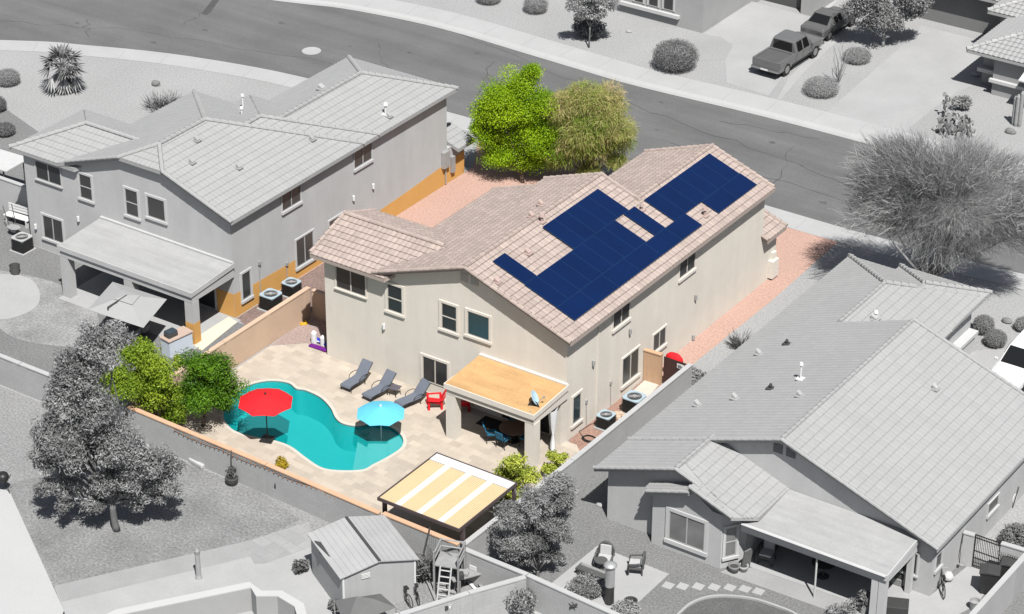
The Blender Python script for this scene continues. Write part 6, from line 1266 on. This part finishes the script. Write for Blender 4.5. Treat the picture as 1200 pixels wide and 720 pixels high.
for i, (px, py, tx, m_, lab) in enumerate(((1120, 664, .1, dark, 'dark pole leaning in the corner by the iron gate'), (1125, 664, -.15, galv, 'pale broom handle leaning in the corner by the iron gate'))):
    b = g(px, py, .01); a = MB(); a.tube([b, (b[0]+tx, b[1]+.25, 1.75)], .03, 6); a.box((b[0], b[1], 0.01), (.3, .12, .12)); tag(a.build('broom', m_, loc=b), lab, 'broom')
b = g(1175, 585, .01); t = thing('wheeled_cart', 'pale hose cart on the side gravel of the low house', 'cart', g(1183, 590)); b = g(1184, 590, .01); a = MB(); a.tube([(b[0]-.2, b[1], .35), (b[0]+.2, b[1], .35)], .25, 14); a.build('reel', white, t); a = MB(); a.tube([(b[0]-.25, b[1]-.3, 0), (b[0]-.25, b[1]+.2, .9), (b[0]+.25, b[1]+.2, .9), (b[0]+.25, b[1]-.3, 0)], .025, 5); a.build('frame', dark, t)
lt = thing('trellis', 'dark crossed lattice panel behind the wheeled bins', 'trellis', (22.6, 1.35, 0)); a = MB()
for k_ in range(9): x = 22.2+k_*.11; a.tube([(x-.25, 1.55, .1), (x+.25, 1.5, 1.4)], .014, 4); a.tube([(x+.25, 1.53, .1), (x-.25, 1.48, 1.4)], .014, 4)
a.build('lattice', dark, lt)
# ================================================================== vehicles
tyre = mat('tyre', .02, .85, .1, 5); rim = mat('alloy', .5, .3, .05, 2, metal=.7); cg = mat('car_glass', .012, .08, .1, 1, spec=.7); chrome = mat('chrome', .6, .2, .03, 2, metal=.9); lampr = mat('tail_lamp', .10, .25, .05); lampw = mat('head_lamp', .6, .2, .05)
def loft(mb, st, mi=0):
    """st: (y, half width, z bottom, z belt, z top, half width at top)"""
    rows = []
    for y, w_, z0, zb, zt, wt in st: rows.append([(-w_*.92, y, z0), (-w_, y, z0+.18), (-w_, y, zb), (-wt, y, zt), (0, y, zt+.02), (wt, y, zt), (w_, y, zb), (w_, y, z0+.18), (w_*.92, y, z0)])
    n = 9; V = [p for r_ in rows for p in r_]; F = [(i*n+j, i*n+(j+1) % n, (i+1)*n+(j+1) % n, (i+1)*n+j) for i in range(len(rows)-1) for j in range(n)]
    F = [f[::-1] for f in F]; F += [tuple(range(n)), tuple(range((len(rows)-1)*n+n-1, (len(rows)-1)*n-1, -1))]; mb.add(V, F, mi)
def pane4(mb, a, b, c, d, ins=.06, off=.035):
    P_ = [Vector(q) for q in (a, b, c, d)]; cc = sum(P_, Vector())/4; n_ = (P_[1]-P_[0]).cross(P_[3]-P_[0]).normalized()
    if n_.dot(cc-Vector((0, 0, .6))) < 0: n_ = -n_
    Q = [p+(cc-p).normalized()*ins+n_*off for p in P_]; mb.extr([tuple(q-n_*.01) for q in Q], tuple(n_*.012))
def wheels(r, ys, w_, rad):
    for y in ys:
        for s_ in (-1, 1):
            a = MB(); a.tube([(s_*(w_-.10), y, rad), (s_*(w_+.02), y, rad)], rad, 20); wo = a.build('wheel', tyre, r); a = MB(); a.tube([(s_*(w_-.05), y, rad), (s_*(w_+.03), y, rad)], rad*.62, 14); a.build('rim', rim, wo)
            a = MB(); a.tube([(s_*(w_-.04), y, rad+.02), (s_*(w_+.008), y, rad+.02)], rad*1.18, 20); a.build('wheel_arch', black, r)
def car(name, label, paint, L, W, Ht, cat='car', hood=.9, suv=False):
    r = thing(name, label, cat, (0, 0, 0)); h = L/2; w_ = W/2; a = MB(); bz = .28
    rr = h-.12 if suv else h-1.35
    st = [(-h, w_*.86, bz+.1, .72, .80, w_*.8), (-h+.12, w_*.97, bz, .82, .93 if not suv else 1.0, w_*.86)]
    if suv: st += [(-h+.35, w_, bz, .95, Ht-.12, w_*.76), (-h+.6, w_, bz, .95, Ht, w_*.76)]
    else: st += [(-h+.75, w_, bz, .88, .97, w_*.84), (-h+1.45, w_, bz, .90, Ht-.04, w_*.70), (-h+1.9, w_, bz, .90, Ht, w_*.72)]
    st += [(h-2.25, w_, bz, .90, Ht-.02, w_*.72), (h-1.35, w_, bz, .88, .96, w_*.84), (h-.5, w_*.98, bz, .78, .86, w_*.84), (h-.1, w_*.92, bz, .62, .70, w_*.8), (h, w_*.82, bz+.1, .5, .56, w_*.74)]
    loft(a, st); a.build('body', paint, r, bevel=.07)
    k_ = [s_ for s_ in st]; wi = len(st)-5; a = MB(); p, q = st[wi], st[wi+1]
    pane4(a, (-p[5], p[0], p[4]), (p[5], p[0], p[4]), (q[5], q[0], q[4]), (-q[5], q[0], q[4]), .08); a.build('windshield', cg, r)
    ri = 1 if suv else 2; a = MB(); p, q = st[ri], st[ri+1]; pane4(a, (-p[5], p[0], p[4]), (p[5], p[0], p[4]), (q[5], q[0], q[4]), (-q[5], q[0], q[4]), .08); a.build('rear_window', cg, r)
    for s_ in (-1, 1):
        f_, b_ = st[wi], st[ri+1]; m_ = (f_[0]+b_[0])/2
        for y0, y1 in ((b_[0]+.02, m_-.02), (m_+.02, f_[0])):
            a = MB(); pane4(a, (s_*w_, y0, .92), (s_*w_, y1, .92), (s_*f_[5], y1, Ht-.03), (s_*f_[5], y0, Ht-.03), .08); a.build('side_window', cg, r)
        a = MB(); a.box((s_*(w_+.1), h-1.55, .92), (.2, .1, .14)); a.build('mirror', paint, r, bevel=.03)
        a = MB(); a.box((s_*w_*.68, -h+.02, .62), (.34, .08, .16)); a.build('tail_light', lampr, r); a = MB(); a.box((s_*w_*.68, h-.12, .55), (.36, .12, .13)); a.build('headlight', lampw, r)
    a = MB(); a.box((0, -h-.01, .36), (W*.8, .08, .16)); a.box((0, h+.0, .34), (W*.8, .08, .16)); a.build('bumper', paint, r, bevel=.03); wheels(r, (-h+.85, h-.9), w_-.02, .33); return r
cz = g2(953, 57); sed = car('sedan', 'grey sedan half under the round tree, parked ahead of the pickup', mat('grey_paint', .12, .22, .04, 1, coat=.5), 4.7, 1.84, 1.42); sed.location = (-13.35, 51.95, .02); sed.rotation_euler = (0, 0, R(-2))
wsu = car('sport_utility_car', 'white car cut off by the right edge beyond the low house', mat('white_car', .80, .3, .03, 1, coat=.5), 4.7, 1.9, 1.62, suv=True); p = g(1186, 431, 1.0); wsu.location = (p[0], p[1]+1.2, .02); wsu.rotation_euler = (0, 0, math.pi)
tk = thing('pickup_truck', 'grey crew cab pickup truck parked on the driveway with its tailgate to the street', 'pickup truck', (0, 0, 0)); pt2 = mat('truck_paint', .16, .22, .04, 1, coat=.5); h, w_ = 2.85, .98; a = MB()
st = [(-.75, w_, .42, 1.10, 1.80, w_*.76), (-.55, w_, .42, 1.10, 1.86, w_*.78), (.75, w_, .42, 1.10, 1.85, w_*.78), (1.45, w_, .42, 1.08, 1.18, w_*.86), (2.45, w_*.98, .42, 1.02, 1.10, w_*.86), (2.78, w_*.93, .44, .92, .98, w_*.82), (2.85, w_*.88, .5, .8, .86, w_*.78)]
loft(a, st); a.bb(-w_, w_, -2.75, -.75, .42, .80); a.bb(-w_, -w_+.14, -2.72, -.76, .80, 1.16); a.bb(w_-.14, w_, -2.72, -.76, .80, 1.16); a.bb(-w_+.141, w_-.141, -.92, -.76, .80, 1.16); a.build('body', pt2, tk, bevel=.03)
a = MB(); a.bb(-w_+.01, w_-.01, -2.79, -2.725, .62, 1.15); a.bb(-.2, .2, -2.80, -2.795, .95, 1.02); a.build('tailgate', pt2, tk, bevel=.015)
a = MB()
a.bb(-w_+.145, w_-.145, -2.72, -.93, 1.02, 1.06)
for i in range(9): x = -.72+i*.18; a.bb(x-.05, x+.05, -2.7, -.94, 1.06, 1.075)
a.build('bed_cover', mat('bed_grey', .12, .6, .08, 2), tk)
a = MB(); a.bb(-.26, .26, -2.966, -2.952, .53, .64); a.build('licence_plate', white, tk); a = MB(); a.bb(-w_, w_, -2.95, -2.80, .50, .66); a.build('rear_bumper', chrome, tk, bevel=.03); a = MB(); a.bb(-w_*.95, w_*.95, 2.84, 2.95, .5, .7); a.build('front_bumper', chrome, tk, bevel=.03)
a = MB(); pane4(a, (-.74, -.76, 1.14), (.74, -.76, 1.14), (.70, -.76, 1.78), (-.70, -.76, 1.78), .05, .02); a.build('rear_window', cg, tk); a = MB(); p, q = st[2], st[3]; pane4(a, (-p[5], p[0], p[4]), (p[5], p[0], p[4]), (q[5], q[0], q[4]), (-q[5], q[0], q[4]), .1); a.build('windshield', cg, tk)
for s_ in (-1, 1):
    for y0, y1 in ((-.55, .12), (.18, .95)): a = MB(); pane4(a, (s_*w_, y0, 1.12), (s_*w_, y1, 1.12), (s_*w_*.78, min(y1, .78), 1.82), (s_*w_*.78, y0, 1.82), .08); a.build('side_window', cg, tk)
    a = MB(); a.box((s_*(w_-.07), -2.74, .72), (.15, .08, .40)); a.build('tail_light', lampr, tk); a = MB(); a.box((s_*(w_+.12), 1.1, 1.1), (.22, .1, .2)); a.build('mirror', pt2, tk, bevel=.03); a = MB(); a.box((s_*w_*.72, 2.76, .74), (.36, .14, .2)); a.build('headlight', lampw, tk)
    for y in (-.2, .55): a = MB(); a.box((s_*(w_+.005), y, .98), (.03, .16, .04)); a.build('door_handle', chrome, tk)
    a = MB(); a.bb(min(s_*(w_+.004), s_*(w_+.012)), max(s_*(w_+.004), s_*(w_+.012)), -1.2, 1.2, .44, .56); a.build('side_step', black, tk)
    a = MB()
    for y in (-.62, .15, .98): a.bb(min(s_*(w_+.002), s_*(w_+.006)), max(s_*(w_+.002), s_*(w_+.006)), y-.012, y+.012, .56, 1.1)
    a.build('door_seam', black, tk)
wheels(tk, (-1.75, 1.75), w_-.02, .40); tk.location = (-13.0, 45.75, .02); tk.rotation_euler = (0, 0, R(-2))
